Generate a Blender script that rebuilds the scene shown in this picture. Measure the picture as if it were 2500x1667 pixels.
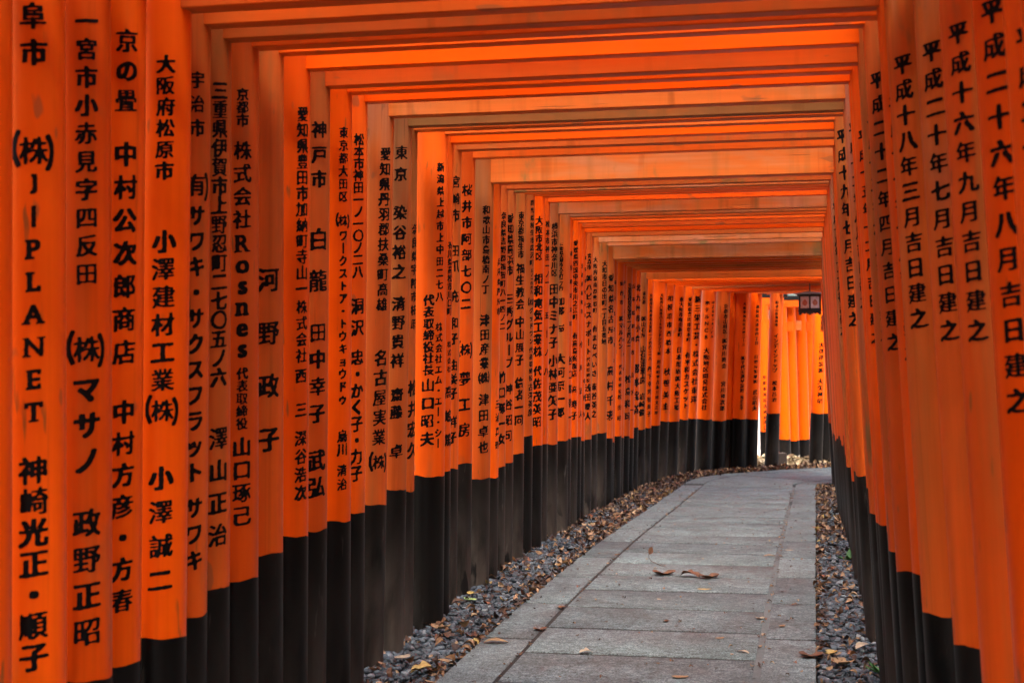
import bpy, bmesh, math, random
import numpy as np
from mathutils import Matrix, Vector

for o in list(bpy.data.objects):
    bpy.data.objects.remove(o)
scene = bpy.context.scene
R = math.radians
rnd = random.Random(11)
rng = np.random.default_rng(7)

# ------------------------------------------------------------------ camera
cam_data = bpy.data.cameras.new('camera')
cam_data.sensor_width = 36.0
cam_data.lens = 51.1
cam_data.clip_start = 0.05
cam_data.clip_end = 2000.0
cam_data.dof.use_dof = True
cam_data.dof.focus_distance = 9.0
cam_data.dof.aperture_fstop = 5.0
camera = bpy.data.objects.new('camera', cam_data)
scene.collection.objects.link(camera)
camera.matrix_world = (Matrix.Translation((0, 0, 1.5)) @ Matrix.Rotation(math.atan(740 / 3550), 4, 'Z')
                       @ Matrix.Rotation(R(90), 4, 'X') @ Matrix.Rotation(-0.0084, 4, 'Z'))
scene.camera = camera

# ------------------------------------------------------------------ world, sun, exposure
SUN_EL, SUN_AZ = R(56), R(174)          # azimuth measured clockwise from +Y
world = bpy.data.worlds.new('World')
scene.world = world
world.use_nodes = True
wn = world.node_tree.nodes
sky = wn.new('ShaderNodeTexSky')
sky.sky_type = 'NISHITA'
sky.sun_disc = False
sky.sun_elevation = SUN_EL
sky.sun_rotation = SUN_AZ
sky.air_density = 0.7
sky.dust_density = 8.0
sky.ozone_density = 0.3
world.node_tree.links.new(sky.outputs[0], wn['Background'].inputs[0])
wn['Background'].inputs[1].default_value = 0.15
sun_data = bpy.data.lights.new('sun', 'SUN')
sun_data.energy = 0.7
sun_data.angle = R(25)
sun_data.color = (1.0, 0.95, 0.88)
sun = bpy.data.objects.new('sun', sun_data)
scene.collection.objects.link(sun)
sun_dir = Vector((math.sin(SUN_AZ) * math.cos(SUN_EL), math.cos(SUN_AZ) * math.cos(SUN_EL), math.sin(SUN_EL)))
sun.rotation_euler = sun_dir.to_track_quat('Z', 'Y').to_euler()
scene.view_settings.view_transform = 'Standard'
scene.view_settings.look = 'None'
scene.view_settings.gamma = 1.0
scene.view_settings.exposure = 3.16
scene.view_settings.use_curve_mapping = False
scene.cycles.use_denoising = True
scene.cycles.max_bounces = 10
scene.cycles.diffuse_bounces = 4
scene.cycles.glossy_bounces = 3
scene.cycles.sample_clamp_indirect = 8.0

# ------------------------------------------------------------------ gate table
# left foot x, y, right foot x, y, ground z, turn, post radii, leans, height of black base, underside of tie beam, facing of text,
# texts on the left post and on the right post as (characters, first height, last height, size, shift)
GATES = [
 (-2.038,3.23,0.603,3.274,0.0,0,0.0854,0.0826,0.0124,0.055,0.651,2.545,0.0,[],[('平成二十三年五月吉日建之',2.135,1.293,0.0521,0)]),
 (-2.031,3.486,0.568,3.528,0.0,0,0.088,0.0817,0.0084,0.055,0.575,2.545,33.7,[('岐阜市',2.442,2.255,0.0672,0.0),('Ⓚ',2.002,2.002,0.0716,0.0),('J丨PLANET',1.916,1.329,0.0542,0.0),('神崎光正・順子',1.179,0.699,0.0716,0.0)],[('平成二十六年八月吉日建之',2.248,1.36,0.0564,0)]),
 (-2.026,3.736,0.515,3.775,0.0,0,0.086,0.0793,0.0084,0.055,0.575,2.545,40.4,[('一宮市小赤見字四反田',2.39,1.696,0.0599,0.0),('Ⓚ',1.489,1.489,0.0715,0.0),('マサノ',1.379,1.183,0.0738,0.0),('政野正昭',1.012,0.713,0.0761,0.0)],[('平成十六年九月吉日建之',2.251,1.522,0.0536,0)]),
 (-2.062,3.969,0.586,4.008,0.0,0,0.087,0.0836,0.0204,0.055,0.566,2.545,48.0,[('京の畳',2.385,2.212,0.067,0.0),('中村公次郎商店',2.055,1.48,0.0706,0.0),('中村方彦・方春',1.306,0.757,0.0682,0.0)],[]),
 (-2.032,4.221,0.493,4.258,0.0,0,0.088,0.082,0.0204,0.055,0.593,2.535,30.0,[('大阪府松原市',2.36,2.033,0.0565,0.0),('小澤建材工業',1.817,1.392,0.0694,0.0),('Ⓚ',1.298,1.298,0.0668,0.0),('小澤誠二',1.092,0.778,0.0719,0.0)],[('平成二十年七月吉日建之',2.301,1.525,0.0584,0)]),
 (-2.053,4.432,0.429,4.467,0.0,0,0.0868,0.0853,0.0184,0.055,0.62,2.531,53.8,[('宇治市',2.352,2.198,0.0564,0.0),('Ⓤ',2.014,2.014,0.0699,0.0),('サワキ・サクスフラット',1.917,1.089,0.0672,0.0),('サワキ',0.975,0.804,0.0672,0.0)],[('平成十八年三月吉日建之',2.306,1.562,0.0592,0)]),
 (-2.06,4.645,0.415,4.679,0.0,0,0.0858,0.0817,0.0144,0.055,0.675,2.528,57.6,[('三重県伊賀市上野忍町二七〇五ノ六',2.355,1.389,0.0645,0.0),('澤山正治',1.183,0.857,0.0758,0.0)],[('平成十一年十月吉日建之',2.228,1.462,0.0507,0)]),
 (-2.052,4.884,0.451,4.916,0.0,0,0.088,0.0837,0.0124,0.055,0.665,2.548,42.0,[('京都市',2.378,2.287,0.0455,0.0),('株式会社',2.181,1.939,0.0675,0.0),('Rosnes',1.854,1.483,0.0675,0.0),('代表取締役',1.396,1.22,0.0426,0.0),('山口琢己',1.138,0.896,0.0705,0.0)],[]),
 (-2.055,5.134,0.39,5.165,0.0,0,0.09,0.0829,0.0124,0.055,0.719,2.575,45.4,[('河野政子',1.736,1.148,0.0891,0.0)],[('平成二十二年四月吉日建之',2.384,1.492,0.0589,0)]),
 (-2.046,5.401,0.381,5.428,0.0,0,0.0812,0.0852,0.0164,0.055,0.747,2.564,60.6,[('愛知県豊田市加納町寺山一',2.39,1.714,0.0595,0.0),('株式会社',1.642,1.454,0.0563,0.0),('西',1.375,1.375,0.0579,0.0),('三',1.244,1.244,0.0579,0.0),('深谷浩次',1.133,0.921,0.0611,0.0)],[('平成十三年六月吉日建之',2.29,1.521,0.0531,0)]),
 (-2.059,5.666,0.388,5.692,0.0,0,0.0795,0.0838,0.0184,0.055,0.738,2.542,47.8,[('神戸市',2.366,2.166,0.0707,0.0),('白龍',1.922,1.754,0.0908,0.0),('田中幸子',1.545,1.217,0.0774,0.0),('武弘',1.025,0.918,0.0875,0.0)],[]),
 (-2.053,5.947,0.364,5.974,0.0,0,0.086,0.0806,0.0144,0.055,0.739,2.563,53.6,[('東京都大田区',2.393,2.122,0.0475,0.0),('Ⓚ',2.02,2.02,0.0475,0.0),('ワ丨クストア・トウキョウドゥ',1.956,1.263,0.0457,0.0),('烏川',1.106,1.05,0.0545,0.0),('清治',0.96,0.901,0.051,0.0)],[('平成十五年十二月吉日建之',2.306,1.51,0.052,0)]),
 (-2.085,6.238,0.369,6.264,0.0,0,0.0862,0.0851,0.0184,0.055,0.742,2.571,51.7,[('松本市神田一ノ一〇ノ二八',2.404,1.817,0.0552,0.0),('洞沢',1.664,1.568,0.0736,0.0),('忠・かく子・力子',1.436,0.922,0.07,0.0)],[('平成二十四年五月吉日建之',2.317,1.444,0.0444,0)]),
 (-2.095,6.559,0.354,6.585,0.0,0,0.09,0.084,0.0324,0.055,0.745,2.552,52.2,[('愛知県丹羽郡扶桑町高雄',2.38,1.68,0.0636,0.0),('名古屋実業',1.432,1.063,0.0771,0.0),('Ⓚ',0.946,0.946,0.0694,0.0)],[('平成十二年八月吉日建之',2.423,1.667,0.0593,0)]),
 (-2.078,6.887,0.355,6.908,0.0,0,0.079,0.0825,0.0284,0.055,0.78,2.553,36.1,[('東京',2.426,2.321,0.0686,0.0),('染谷裕之',2.134,1.845,0.0726,0.0),('清野貴祥',1.69,1.413,0.0726,0.0),('齋藤',1.248,1.163,0.0686,0.0),('卓',0.972,0.972,0.0726,0.0)],[]),
 (-2.122,7.202,0.363,7.225,0.0,0,0.0825,0.0804,0.0204,0.055,0.739,2.58,76.9,[('奈良県宇陀市榛原',2.082,1.597,0.0548,0.0),('松井宏久',1.268,0.952,0.0843,0.0)],[]),
 (-2.067,7.56,0.327,7.583,0.0,0,0.096,0.0846,0.0204,0.055,0.785,2.607,21.1,[('新潟県上越市上中田二七八',2.433,1.745,0.0507,0.0529),('代表取締役社長',1.723,1.353,0.0595,-0.0088),('山口昭夫',1.272,0.987,0.0727,-0.0088),('株式会社エム・エ丨・シ丨',1.582,0.963,0.0485,0.0529)],[('平成十九年七月吉日建之',2.527,1.602,0.0725,0)]),
 (-2.101,7.882,0.331,7.902,0.0,0,0.0815,0.08,0.0204,0.055,0.776,2.604,70.9,[('香川県高松市川口町',2.04,1.673,0.0459,0.0),('株式会社',1.489,1.351,0.0367,0.0),('高嶋篤',1.223,0.957,0.0734,0.0)],[('平成十六年十一月吉日建之',2.05,1.3,0.075,0)]),
 (-2.141,8.202,0.335,8.222,-0.003,0,0.0846,0.0821,0.0224,0.055,0.769,2.609,51.7,[('宮崎市',2.428,2.235,0.0715,0.0),('田爪',2.03,1.942,0.0715,0.0),('充',1.768,1.768,0.0763,0.0),('和子',1.613,1.525,0.0691,0.0),('由美子',1.37,1.21,0.0691,0.0),('祥子',1.043,0.955,0.0691,0.0)],[('平成十四年三月吉日建之',2.417,1.585,0.0585,0)]),
 (-2.141,8.549,0.334,8.568,-0.008,0,0.0854,0.0806,0.0224,0.055,0.774,2.611,40.5,[('桜井市阿部七〇二',2.42,1.738,0.0719,0.0),('Ⓚ',1.463,1.463,0.0744,0.0),('夢工房',1.289,0.982,0.0843,0.0)],[('平成九年七月吉日建之',2.05,1.3,0.075,0)]),
 (-2.114,8.911,0.333,8.93,-0.013,0,0.09,0.0846,0.0234,0.055,0.656,2.504,44.0,[('和歌山市島橋南ノ丁',2.336,1.842,0.0567,0.0),('津田産業',1.648,1.38,0.0747,0.0),('㈱',1.29,1.29,0.0825,0.0),('津田卓也',1.154,0.857,0.0773,0.0)],[('平成二十一年六月吉日建之',2.458,1.456,0.0586,0)]),
 (-2.126,9.251,0.334,9.268,-0.018,0,0.0831,0.0825,0.0204,0.055,0.637,2.539,77.4,[('兵庫県芦屋市',2.037,1.716,0.0481,0.0),('三浦真理',1.115,0.848,0.0588,0.0)],[('平成十六年十一月吉日建之',2.05,1.3,0.075,0)]),
 (-2.147,9.578,0.313,9.595,-0.025,0,0.0809,0.0791,0.0204,0.055,0.68,2.545,53.6,[('奈良県吉野郡福智町八一四ノ二',2.371,1.63,0.0497,0.0),('竹口塚一女',1.288,0.873,0.0774,0.0)],[('平成十八年十二月祝吉建之',2.373,1.585,0.0657,0)]),
 (-2.167,9.906,0.315,9.924,-0.033,0,0.0865,0.0796,0.0204,0.055,0.691,2.566,47.0,[('愛知県高浜市',2.384,2.027,0.0685,0.0),('三秀グル丨プ',1.83,1.387,0.0742,0.0),('神谷昭司',1.205,0.885,0.0799,0.0)],[('平成九年七月吉日建之',2.05,1.3,0.075,0)]),
 (-2.159,10.248,0.319,10.265,-0.042,0,0.0858,0.0816,0.0204,0.055,0.736,2.597,47.7,[('東京都福生市',2.443,2.166,0.056,0.0),('福生教会',2.066,1.809,0.0796,0.0),('中山展子',1.682,1.414,0.0796,0.0),('信者一同',1.249,0.984,0.0796,0.0)],[]),
 (-2.164,10.594,0.321,10.61,-0.05,0,0.0866,0.0818,0.0204,0.055,0.849,2.628,63.5,[('群馬県桐生市広沢町',2.575,2.133,0.0457,0.0),('五ノ一四四九',2.075,1.917,0.0274,0.0),('Ⓚ',1.841,1.841,0.0487,0.0),('グッドワン',1.78,1.552,0.0426,0.0),('代表取締役',1.488,1.281,0.0426,0.0),('古澤英彦',1.214,1.028,0.0548,0.0)],[('平成十六年十一月吉日建之',2.05,1.3,0.075,0)]),
 (-2.155,10.944,0.324,10.96,-0.059,0,0.0865,0.0829,0.0204,0.055,0.763,2.659,42.9,[('大阪市北区',2.48,2.207,0.0659,0.0),('相和電気工業株',2.037,1.482,0.0848,0.0),('代',1.334,1.334,0.0753,0.0),('佐茂英昭',1.237,0.948,0.0848,0.0)],[('平成十一年九月吉日建之',2.361,1.55,0.0601,0)]),
 (-2.171,11.292,0.323,11.306,-0.068,0,0.0809,0.0842,0.0204,0.055,0.756,2.659,63.9,[('松本市神田一ノ一',2.491,2.031,0.055,0.0),('五丨ノ八',1.772,1.335,0.0583,0.0)],[('平成九年七月吉日建之',2.05,1.3,0.075,0)]),
 (-2.159,11.65,0.321,11.664,-0.078,0,0.0844,0.0838,0.0204,0.055,0.741,2.608,42.1,[('横浜市神奈川区',2.508,2.131,0.06,0.0),('田中ミナ子',2.001,1.571,0.0934,0.0),('小林亜矢子',1.421,0.991,0.0934,0.0)],[]),
 (-2.129,12.009,0.316,12.023,-0.092,0,0.0827,0.0806,0.0204,0.055,0.761,2.627,14.9,[('三重県志摩市大王町二ノ行',2.391,2.03,0.0377,0.0),('加藤',1.924,1.845,0.0686,0.0),('屋',1.698,1.698,0.0755,0.0),('大河原一郎',1.444,1.001,0.0892,0.0)],[('平成十六年十一月吉日建之',2.05,1.3,0.075,0)]),
 (-2.163,12.349,0.313,12.362,-0.105,0,0.0841,0.0797,0.0204,0.055,0.762,2.642,66.1,[('東京都足立区',2.356,1.756,0.0423,0.0),('谷口藤幸一',1.439,0.952,0.0776,0.0)],[('平成二十五年三月吉日建之',2.375,1.561,0.0576,0)]),
 (-2.162,12.692,0.313,12.705,-0.119,0,0.0845,0.0834,0.0204,0.055,0.771,2.657,47.4,[('愛媛県四国中央市川之江町',2.48,1.832,0.0543,0.0),('有高島呉服店',1.665,1.335,0.0579,0.0),('高',1.194,1.194,0.0579,0.0),('寿子',1.064,0.966,0.0724,0.0)],[('平成九年七月吉日建之',2.05,1.3,0.075,0)]),
 (-2.181,13.036,0.309,13.049,-0.133,0,0.082,0.0846,0.0204,0.055,0.769,2.655,74.8,[('京都府城陽市',2.312,1.903,0.0446,0.0),('小川正人',1.605,0.973,0.0595,0.0)],[]),
 (-2.206,13.396,0.302,13.408,-0.147,0,0.0806,0.0817,0.0204,0.055,0.717,2.653,74.1,[('滋賀県守山市',2.42,1.886,0.0382,0.0),('中西弘',1.275,0.969,0.0496,0.0)],[('平成十六年十一月吉日建之',2.05,1.3,0.075,0)]),
 (-2.204,13.782,0.298,13.795,-0.162,0,0.0854,0.0817,0.0204,0.055,0.722,2.653,41.7,[('青森市',2.472,2.366,0.051,0.0),('㈱ハピネスナポ丨ト',2.26,1.562,0.0667,0.0),('代表取締役',1.487,1.287,0.0392,0.0),('浅田慶人',1.216,0.946,0.0746,0.0)],[]),
 (-2.208,14.189,0.296,14.201,-0.178,0,0.0847,0.0833,0.0204,0.055,0.759,2.644,43.5,[('大阪府泉南郡熊取町',2.475,1.978,0.0525,0.0),('有まなべいさ',1.796,1.361,0.0646,0.0),('東谷英之',1.227,0.961,0.0727,0.0)],[('平成九年七月吉日建之',2.05,1.3,0.075,0)]),
 (-2.177,14.613,0.294,14.625,-0.195,0,0.0865,0.0859,0.0204,0.055,0.765,2.65,43.0,[('大垣市日の出町一丁目五番地',2.472,1.687,0.0623,0.0)],[('平成十七年十一月吉日建之',2.403,1.567,0.0723,0)]),
 (-2.17,15.032,0.295,15.043,-0.212,0,0.0848,0.0847,0.0204,0.055,0.7,2.556,48.5,[('愛知県名古屋市',2.364,1.72,0.0811,0.0),('高村千恵',1.4,0.939,0.1024,0.0)],[('平成十六年十一月吉日建之',2.05,1.3,0.075,0)]),
 (-2.208,15.44,0.298,15.451,-0.226,0,0.0802,0.0849,0.0284,0.055,0.641,2.566,44.8,[('岡山県倉敷市',2.347,1.515,0.0482,0.0)],[]),
 (-2.189,15.852,0.299,15.863,-0.24,0,0.0822,0.0829,0.0284,0.055,0.697,2.576,49.9,[('仙台市',2.368,2.161,0.0539,0.0),('㈱マルハン',1.982,1.681,0.0629,0.0),('代表取締役',1.456,1.187,0.0449,0.0),('松田昭',1.128,0.895,0.0584,0.0)],[('平成九年七月吉日建之',2.05,1.3,0.075,0)]),
 (-2.215,16.258,0.299,16.268,-0.255,0,0.0828,0.0812,0.0284,0.055,0.666,2.587,44.5,[('神奈川県鎌倉市',2.407,1.44,0.0461,0.0)],[]),
 (-2.201,16.669,0.3,16.68,-0.269,0,0.0822,0.079,0.0284,0.055,0.672,2.597,48.3,[('京都市伏見区深草一ノ三四ノ二',2.399,1.729,0.0613,0.0),('松島和司',1.328,0.904,0.0944,0.0)],[('平成十六年十一月吉日建之',2.05,1.3,0.075,0)]),
 (-2.204,17.08,0.309,17.09,-0.284,0,0.0824,0.0855,0.0284,0.055,0.633,2.607,44.1,[('兵庫県姫路市',2.419,1.646,0.058,0.0),('山下一',1.38,0.969,0.0628,0.0)],[]),
 (-2.205,17.498,0.307,17.508,-0.299,0,0.0864,0.0813,0.0284,0.055,0.747,2.617,48.0,[('北九州市小倉',2.434,1.825,0.0841,0.0),('藤本宝義',1.464,0.969,0.1138,0.0)],[('平成九年七月吉日建之',2.05,1.3,0.075,0)]),
 (-2.17,17.929,0.308,17.939,-0.314,0,0.0869,0.0803,0.0284,0.055,0.716,2.569,35.1,[('東京都',2.392,2.286,0.0506,0.0),('㈱山石屋',2.083,1.881,0.0658,0.0),('山石屋洋菓工房',1.714,1.319,0.076,0.0),('岩崎俊',1.126,0.929,0.0861,0.0)],[]),
 (-2.146,18.367,0.311,18.376,-0.329,0,0.0856,0.0801,0.0284,0.055,0.726,2.569,46.0,[('京都府京丹後市大宮町一ノ四六二一八',2.395,1.602,0.0466,0.0),('丹下幸男',1.472,1.187,0.0674,0.0),('智美子',1.083,0.907,0.0674,0.0)],[('平成十六年十一月吉日建之',2.05,1.3,0.075,0)]),
 (-2.114,18.797,0.28,18.63,-0.339,4,0.1,0.083,0.0584,0.05,0.743,2.569,30.8,[('大阪府八尾市ハ丨トランドシンコ丨㈱',2.426,1.674,0.0476,0.0),('別所昭平吉永三雅文江理',1.569,0.912,0.0529,0.0)],[]),
 (-2.041,19.207,0.35,18.829,-0.348,9,0.1,0.083,0.0584,0.05,0.783,2.569,33.1,[('相模原市西橋本',2.403,1.712,0.081,0.0),('秋笹美圭',1.442,0.983,0.0972,0.0)],[]),
 (-1.938,19.618,0.41,19.032,-0.358,14,0.098,0.083,0.0584,0.05,0.77,2.569,38.8,[('東大阪市稲田新町',2.411,1.937,0.0661,0.0),('日本坩堝㈱大阪工場',1.734,0.963,0.0826,0.0)],[]),
 (-1.845,20.08,0.429,19.253,-0.368,20,0.0856,0.083,0.0584,0.05,0.779,2.569,33.3,[('愛知県豊田市堤本町',2.432,1.881,0.0619,0.0),('有平和カスケット',1.667,0.976,0.0844,0.0)],[]),
 (-1.755,20.492,0.42,19.431,-0.377,26,0.0801,0.083,0.0584,0.05,0.778,2.569,30.0,[('新三栄工芸・株式会社東洋',2.451,1.053,0.0974,0.0)],[]),
 (-1.593,20.903,0.437,19.585,-0.387,33,0.108,0.083,0.0584,0.05,0.76,2.569,18.3,[('ホテルNCB',2.416,1.932,0.0641,-0.0466),('中之島センタ丨ビル',2.422,1.944,0.0466,0.0408),('大阪地区開発株式会社',1.74,0.935,0.0816,-0.035)],[]),
 (-1.404,21.212,0.684,19.581,-0.393,38,0.104,0.083,0.0584,0.05,0.728,2.569,29.2,[('京都市山科区',2.38,2.02,0.0708,0.0),('㈱宮川商会',1.884,1.524,0.0767,0.0),('宮川種次郎',1.265,0.916,0.0767,0.0)],[]),
 (-1.312,21.487,0.839,19.618,-0.398,41,0.1,0.083,0.0584,0.05,0.736,2.569,0.0,[],[]),
 (-1.13,21.472,1.028,19.388,-0.398,44,0.106,0.083,0.0584,0.05,0.749,2.569,21.8,[('大阪市福島区吉野二丨三',2.423,1.833,0.0476,0.0),('㈱千代田測量設計',1.637,1.172,0.0655,0.0),('福原正幸',1.071,0.91,0.0536,0.0)],[]),
 (-0.954,21.756,1.2,19.526,-0.404,46,0.098,0.083,0.0584,0.05,0.734,2.569,25.0,[('滋賀県大津市四丁目',2.391,1.861,0.0542,0.0),('日野屋製菓㈱',1.656,1.295,0.0602,0.0),('武山昭夫',1.138,0.903,0.0723,0.0)],[]),
 (-0.649,21.931,1.359,19.701,-0.407,48,0.1,0.083,0.0584,0.05,0.814,2.569,6.8,[('和歌山県海南市',2.454,2.128,0.0484,0.0),('インディントップ',1.964,1.456,0.0666,0.0),('松本昌治',1.268,1.026,0.0726,0.0)],[]),
 (-0.007,22.487,1.729,20.418,-0.418,50,0.098,0.083,0.0584,0.05,0.799,2.569,21.6,[('滋賀県草津市',2.261,2.057,0.0493,0.0),('大啓建設㈱',1.835,1.453,0.0802,0.0),('大矢神明',1.286,0.99,0.0863,0.0)],[]),
 (0.111,22.937,1.846,20.869,-0.427,50,0.1,0.083,0.0584,0.05,0.786,2.569,0.0,[],[]),
]

# ------------------------------------------------------------------ lie of the land: level at first, then gently downhill
PROFILE = np.array([(-400, 0), (8, 0), (9.4, -.02), (11.6, -.075), (13.1, -.135), (15, -.21), (18.4, -.33), (21, -.39),
                    (23.6, -.42), (24.9, -.85), (26.5, -.95), (40, -1.15), (400, -1.3)], float)
def zg(y):
    return float(np.interp(y, PROFILE[:, 0], PROFILE[:, 1]))

# ------------------------------------------------------------------ helpers
def link(o, parent=None):
    scene.collection.objects.link(o)
    if parent is not None:
        o.parent = parent
    return o

def tag(o, label=None, category=None, group=None, kind=None):
    if label: o['label'] = label
    if category: o['category'] = category
    if group: o['group'] = group
    if kind: o['kind'] = kind
    return o

def empty(name, loc=(0, 0, 0), rz=0.0):
    o = bpy.data.objects.new(name, None)
    o.empty_display_size = 0.2
    o.location = loc
    o.rotation_euler = (0, 0, rz)
    return link(o)

def mesh_obj(name, me, mat, parent=None, loc=(0, 0, 0), rot=(0, 0, 0)):
    o = bpy.data.objects.new(name, me)
    if mat is not None and not me.materials:
        me.materials.append(mat)
    o.location = loc
    o.rotation_euler = rot
    return link(o, parent)

def pydata(name, verts, faces, smooth=False):
    me = bpy.data.meshes.new(name)
    me.from_pydata([tuple(v) for v in verts], [], faces)
    if smooth:
        me.polygons.foreach_set('use_smooth', [True] * len(me.polygons))
    me.update()
    return me

def raw_mesh(name, verts, loop_verts, loop_totals, smooth=False):
    me = bpy.data.meshes.new(name)
    verts = np.asarray(verts, np.float32)
    lv = np.asarray(loop_verts, np.int32)
    lt = np.asarray(loop_totals, np.int32)
    me.vertices.add(len(verts)); me.vertices.foreach_set('co', verts.ravel())
    me.loops.add(len(lv)); me.loops.foreach_set('vertex_index', lv)
    me.polygons.add(len(lt))
    me.polygons.foreach_set('loop_start', np.concatenate([[0], np.cumsum(lt)[:-1]]).astype(np.int32))
    me.polygons.foreach_set('loop_total', lt)
    if smooth:
        me.polygons.foreach_set('use_smooth', np.ones(len(lt), bool))
    me.update(calc_edges=True)
    return me

def box_mesh(name, x0, x1, y0, y1, z0, z1, bevel=0.0, seg=1):
    bm = bmesh.new()
    vs = [bm.verts.new((x, y, z)) for x in (x0, x1) for y in (y0, y1) for z in (z0, z1)]
    for f in ((0, 1, 3, 2), (4, 6, 7, 5), (0, 4, 5, 1), (2, 3, 7, 6), (0, 2, 6, 4), (1, 5, 7, 3)):
        bm.faces.new([vs[i] for i in f])
    bmesh.ops.recalc_face_normals(bm, faces=bm.faces)
    if bevel:
        bmesh.ops.bevel(bm, geom=bm.edges[:], offset=bevel, segments=seg, profile=0.5, affect='EDGES')
    me = bpy.data.meshes.new(name)
    bm.to_mesh(me); bm.free()
    return me

def lathe(name, prof, seg=32, cap=False, wob=0.0):
    """prof: list of (radius, z), bottom to top"""
    a = np.arange(seg) * 2 * math.pi / seg
    ph = rnd.uniform(0, 6.28)
    V, F = [], []
    for r_, z in prof:
        rr = r_ * (1 + wob * np.sin(2 * a + ph + z) + 0.6 * wob * np.sin(3 * a + 2 * ph - 1.3 * z))
        V += [(rr[k] * math.cos(a[k]), rr[k] * math.sin(a[k]), z) for k in range(seg)]
    for i in range(len(prof) - 1):
        for k in range(seg):
            k2 = (k + 1) % seg
            F.append((i * seg + k, i * seg + k2, (i + 1) * seg + k2, (i + 1) * seg + k))
    me = pydata(name, V, F, True)
    if cap:
        bm = bmesh.new(); bm.from_mesh(me); bm.verts.ensure_lookup_table()
        bm.faces.new([bm.verts[(len(prof) - 1) * seg + k] for k in range(seg)])
        bm.faces.new([bm.verts[k] for k in reversed(range(seg))])
        bm.to_mesh(me); bm.free()
    return me

# ------------------------------------------------------------------ materials
class NT:
    def __init__(self, name):
        self.m = bpy.data.materials.new(name)
        self.m.use_nodes = True
        self.t = self.m.node_tree
        self.b = self.t.nodes['Principled BSDF']
    def n(self, typ, **kw):
        nd = self.t.nodes.new(typ)
        for k, v in kw.items():
            if k.startswith('i_'):
                nd.inputs[int(k[2:])].default_value = v
            else:
                setattr(nd, k, v)
        return nd
    def l(self, a, b):
        self.t.links.new(a, b)
        return b
    def noise(self, vec, scale, detail=4, rough=.55, dist=0.0):
        nd = self.n('ShaderNodeTexNoise')
        nd.inputs['Scale'].default_value = scale
        nd.inputs['Detail'].default_value = detail
        nd.inputs['Roughness'].default_value = rough
        nd.inputs['Distortion'].default_value = dist
        self.l(vec, nd.inputs['Vector'])
        return nd.outputs['Fac']
    def ramp(self, fac, p0, p1, c0=(0, 0, 0, 1), c1=(1, 1, 1, 1), interp='LINEAR'):
        nd = self.n('ShaderNodeValToRGB')
        nd.color_ramp.interpolation = interp
        e = nd.color_ramp.elements
        e[0].position, e[1].position = p0, p1
        e[0].color, e[1].color = c0, c1
        self.l(fac, nd.inputs[0])
        return nd.outputs[0]
    def math(self, op, a, b=None, clamp=False):
        nd = self.n('ShaderNodeMath', operation=op, use_clamp=clamp)
        for k, v in ((0, a), (1, b)):
            if v is None: continue
            if isinstance(v, (int, float)): nd.inputs[k].default_value = v
            else: self.l(v, nd.inputs[k])
        return nd.outputs[0]
    def mix(self, fac, a, b, mode='MIX'):
        nd = self.n('ShaderNodeMix', data_type='RGBA', blend_type=mode)
        for k, v in ((0, fac), (6, a), (7, b)):
            if isinstance(v, (int, float)): nd.inputs[k].default_value = v
            elif isinstance(v, tuple): nd.inputs[k].default_value = v if len(v) == 4 else v + (1,)
            else: self.l(v, nd.inputs[k])
        return nd.outputs[2]
    def mapping(self, scale, random_offset=True):
        tc = self.n('ShaderNodeTexCoord')
        v = tc.outputs['Object']
        if random_offset:
            oi = self.n('ShaderNodeObjectInfo')
            cb = self.n('ShaderNodeVectorMath', operation='SCALE')
            cv = self.n('ShaderNodeCombineXYZ')
            for k in range(3): self.l(oi.outputs['Random'], cv.inputs[k])
            self.l(cv.outputs[0], cb.inputs[0]); cb.inputs['Scale'].default_value = 37.0
            ad = self.n('ShaderNodeVectorMath', operation='ADD')
            self.l(v, ad.inputs[0]); self.l(cb.outputs[0], ad.inputs[1])
            v = ad.outputs[0]
        mp = self.n('ShaderNodeMapping')
        mp.inputs['Scale'].default_value = scale
        self.l(v, mp.inputs['Vector'])
        return mp.outputs[0]
    def attr(self, name):
        nd = self.n('ShaderNodeAttribute', attribute_type='OBJECT', attribute_name=name)
        return nd.outputs['Fac']
    def bump(self, h, strength=.3, dist=.005):
        nd = self.n('ShaderNodeBump')
        nd.inputs['Strength'].default_value = strength
        nd.inputs['Distance'].default_value = dist
        self.l(h, nd.inputs['Height'])
        self.l(nd.outputs[0], self.b.inputs['Normal'])
    def col(self, c): self.l(c, self.b.inputs['Base Color'])
    def rough(self, v):
        if isinstance(v, float): self.b.inputs['Roughness'].default_value = v
        else: self.l(v, self.b.inputs['Roughness'])

FRESH = (0.78, 0.085, 0.0015)
FADED = (0.50, 0.138, 0.03)

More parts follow.
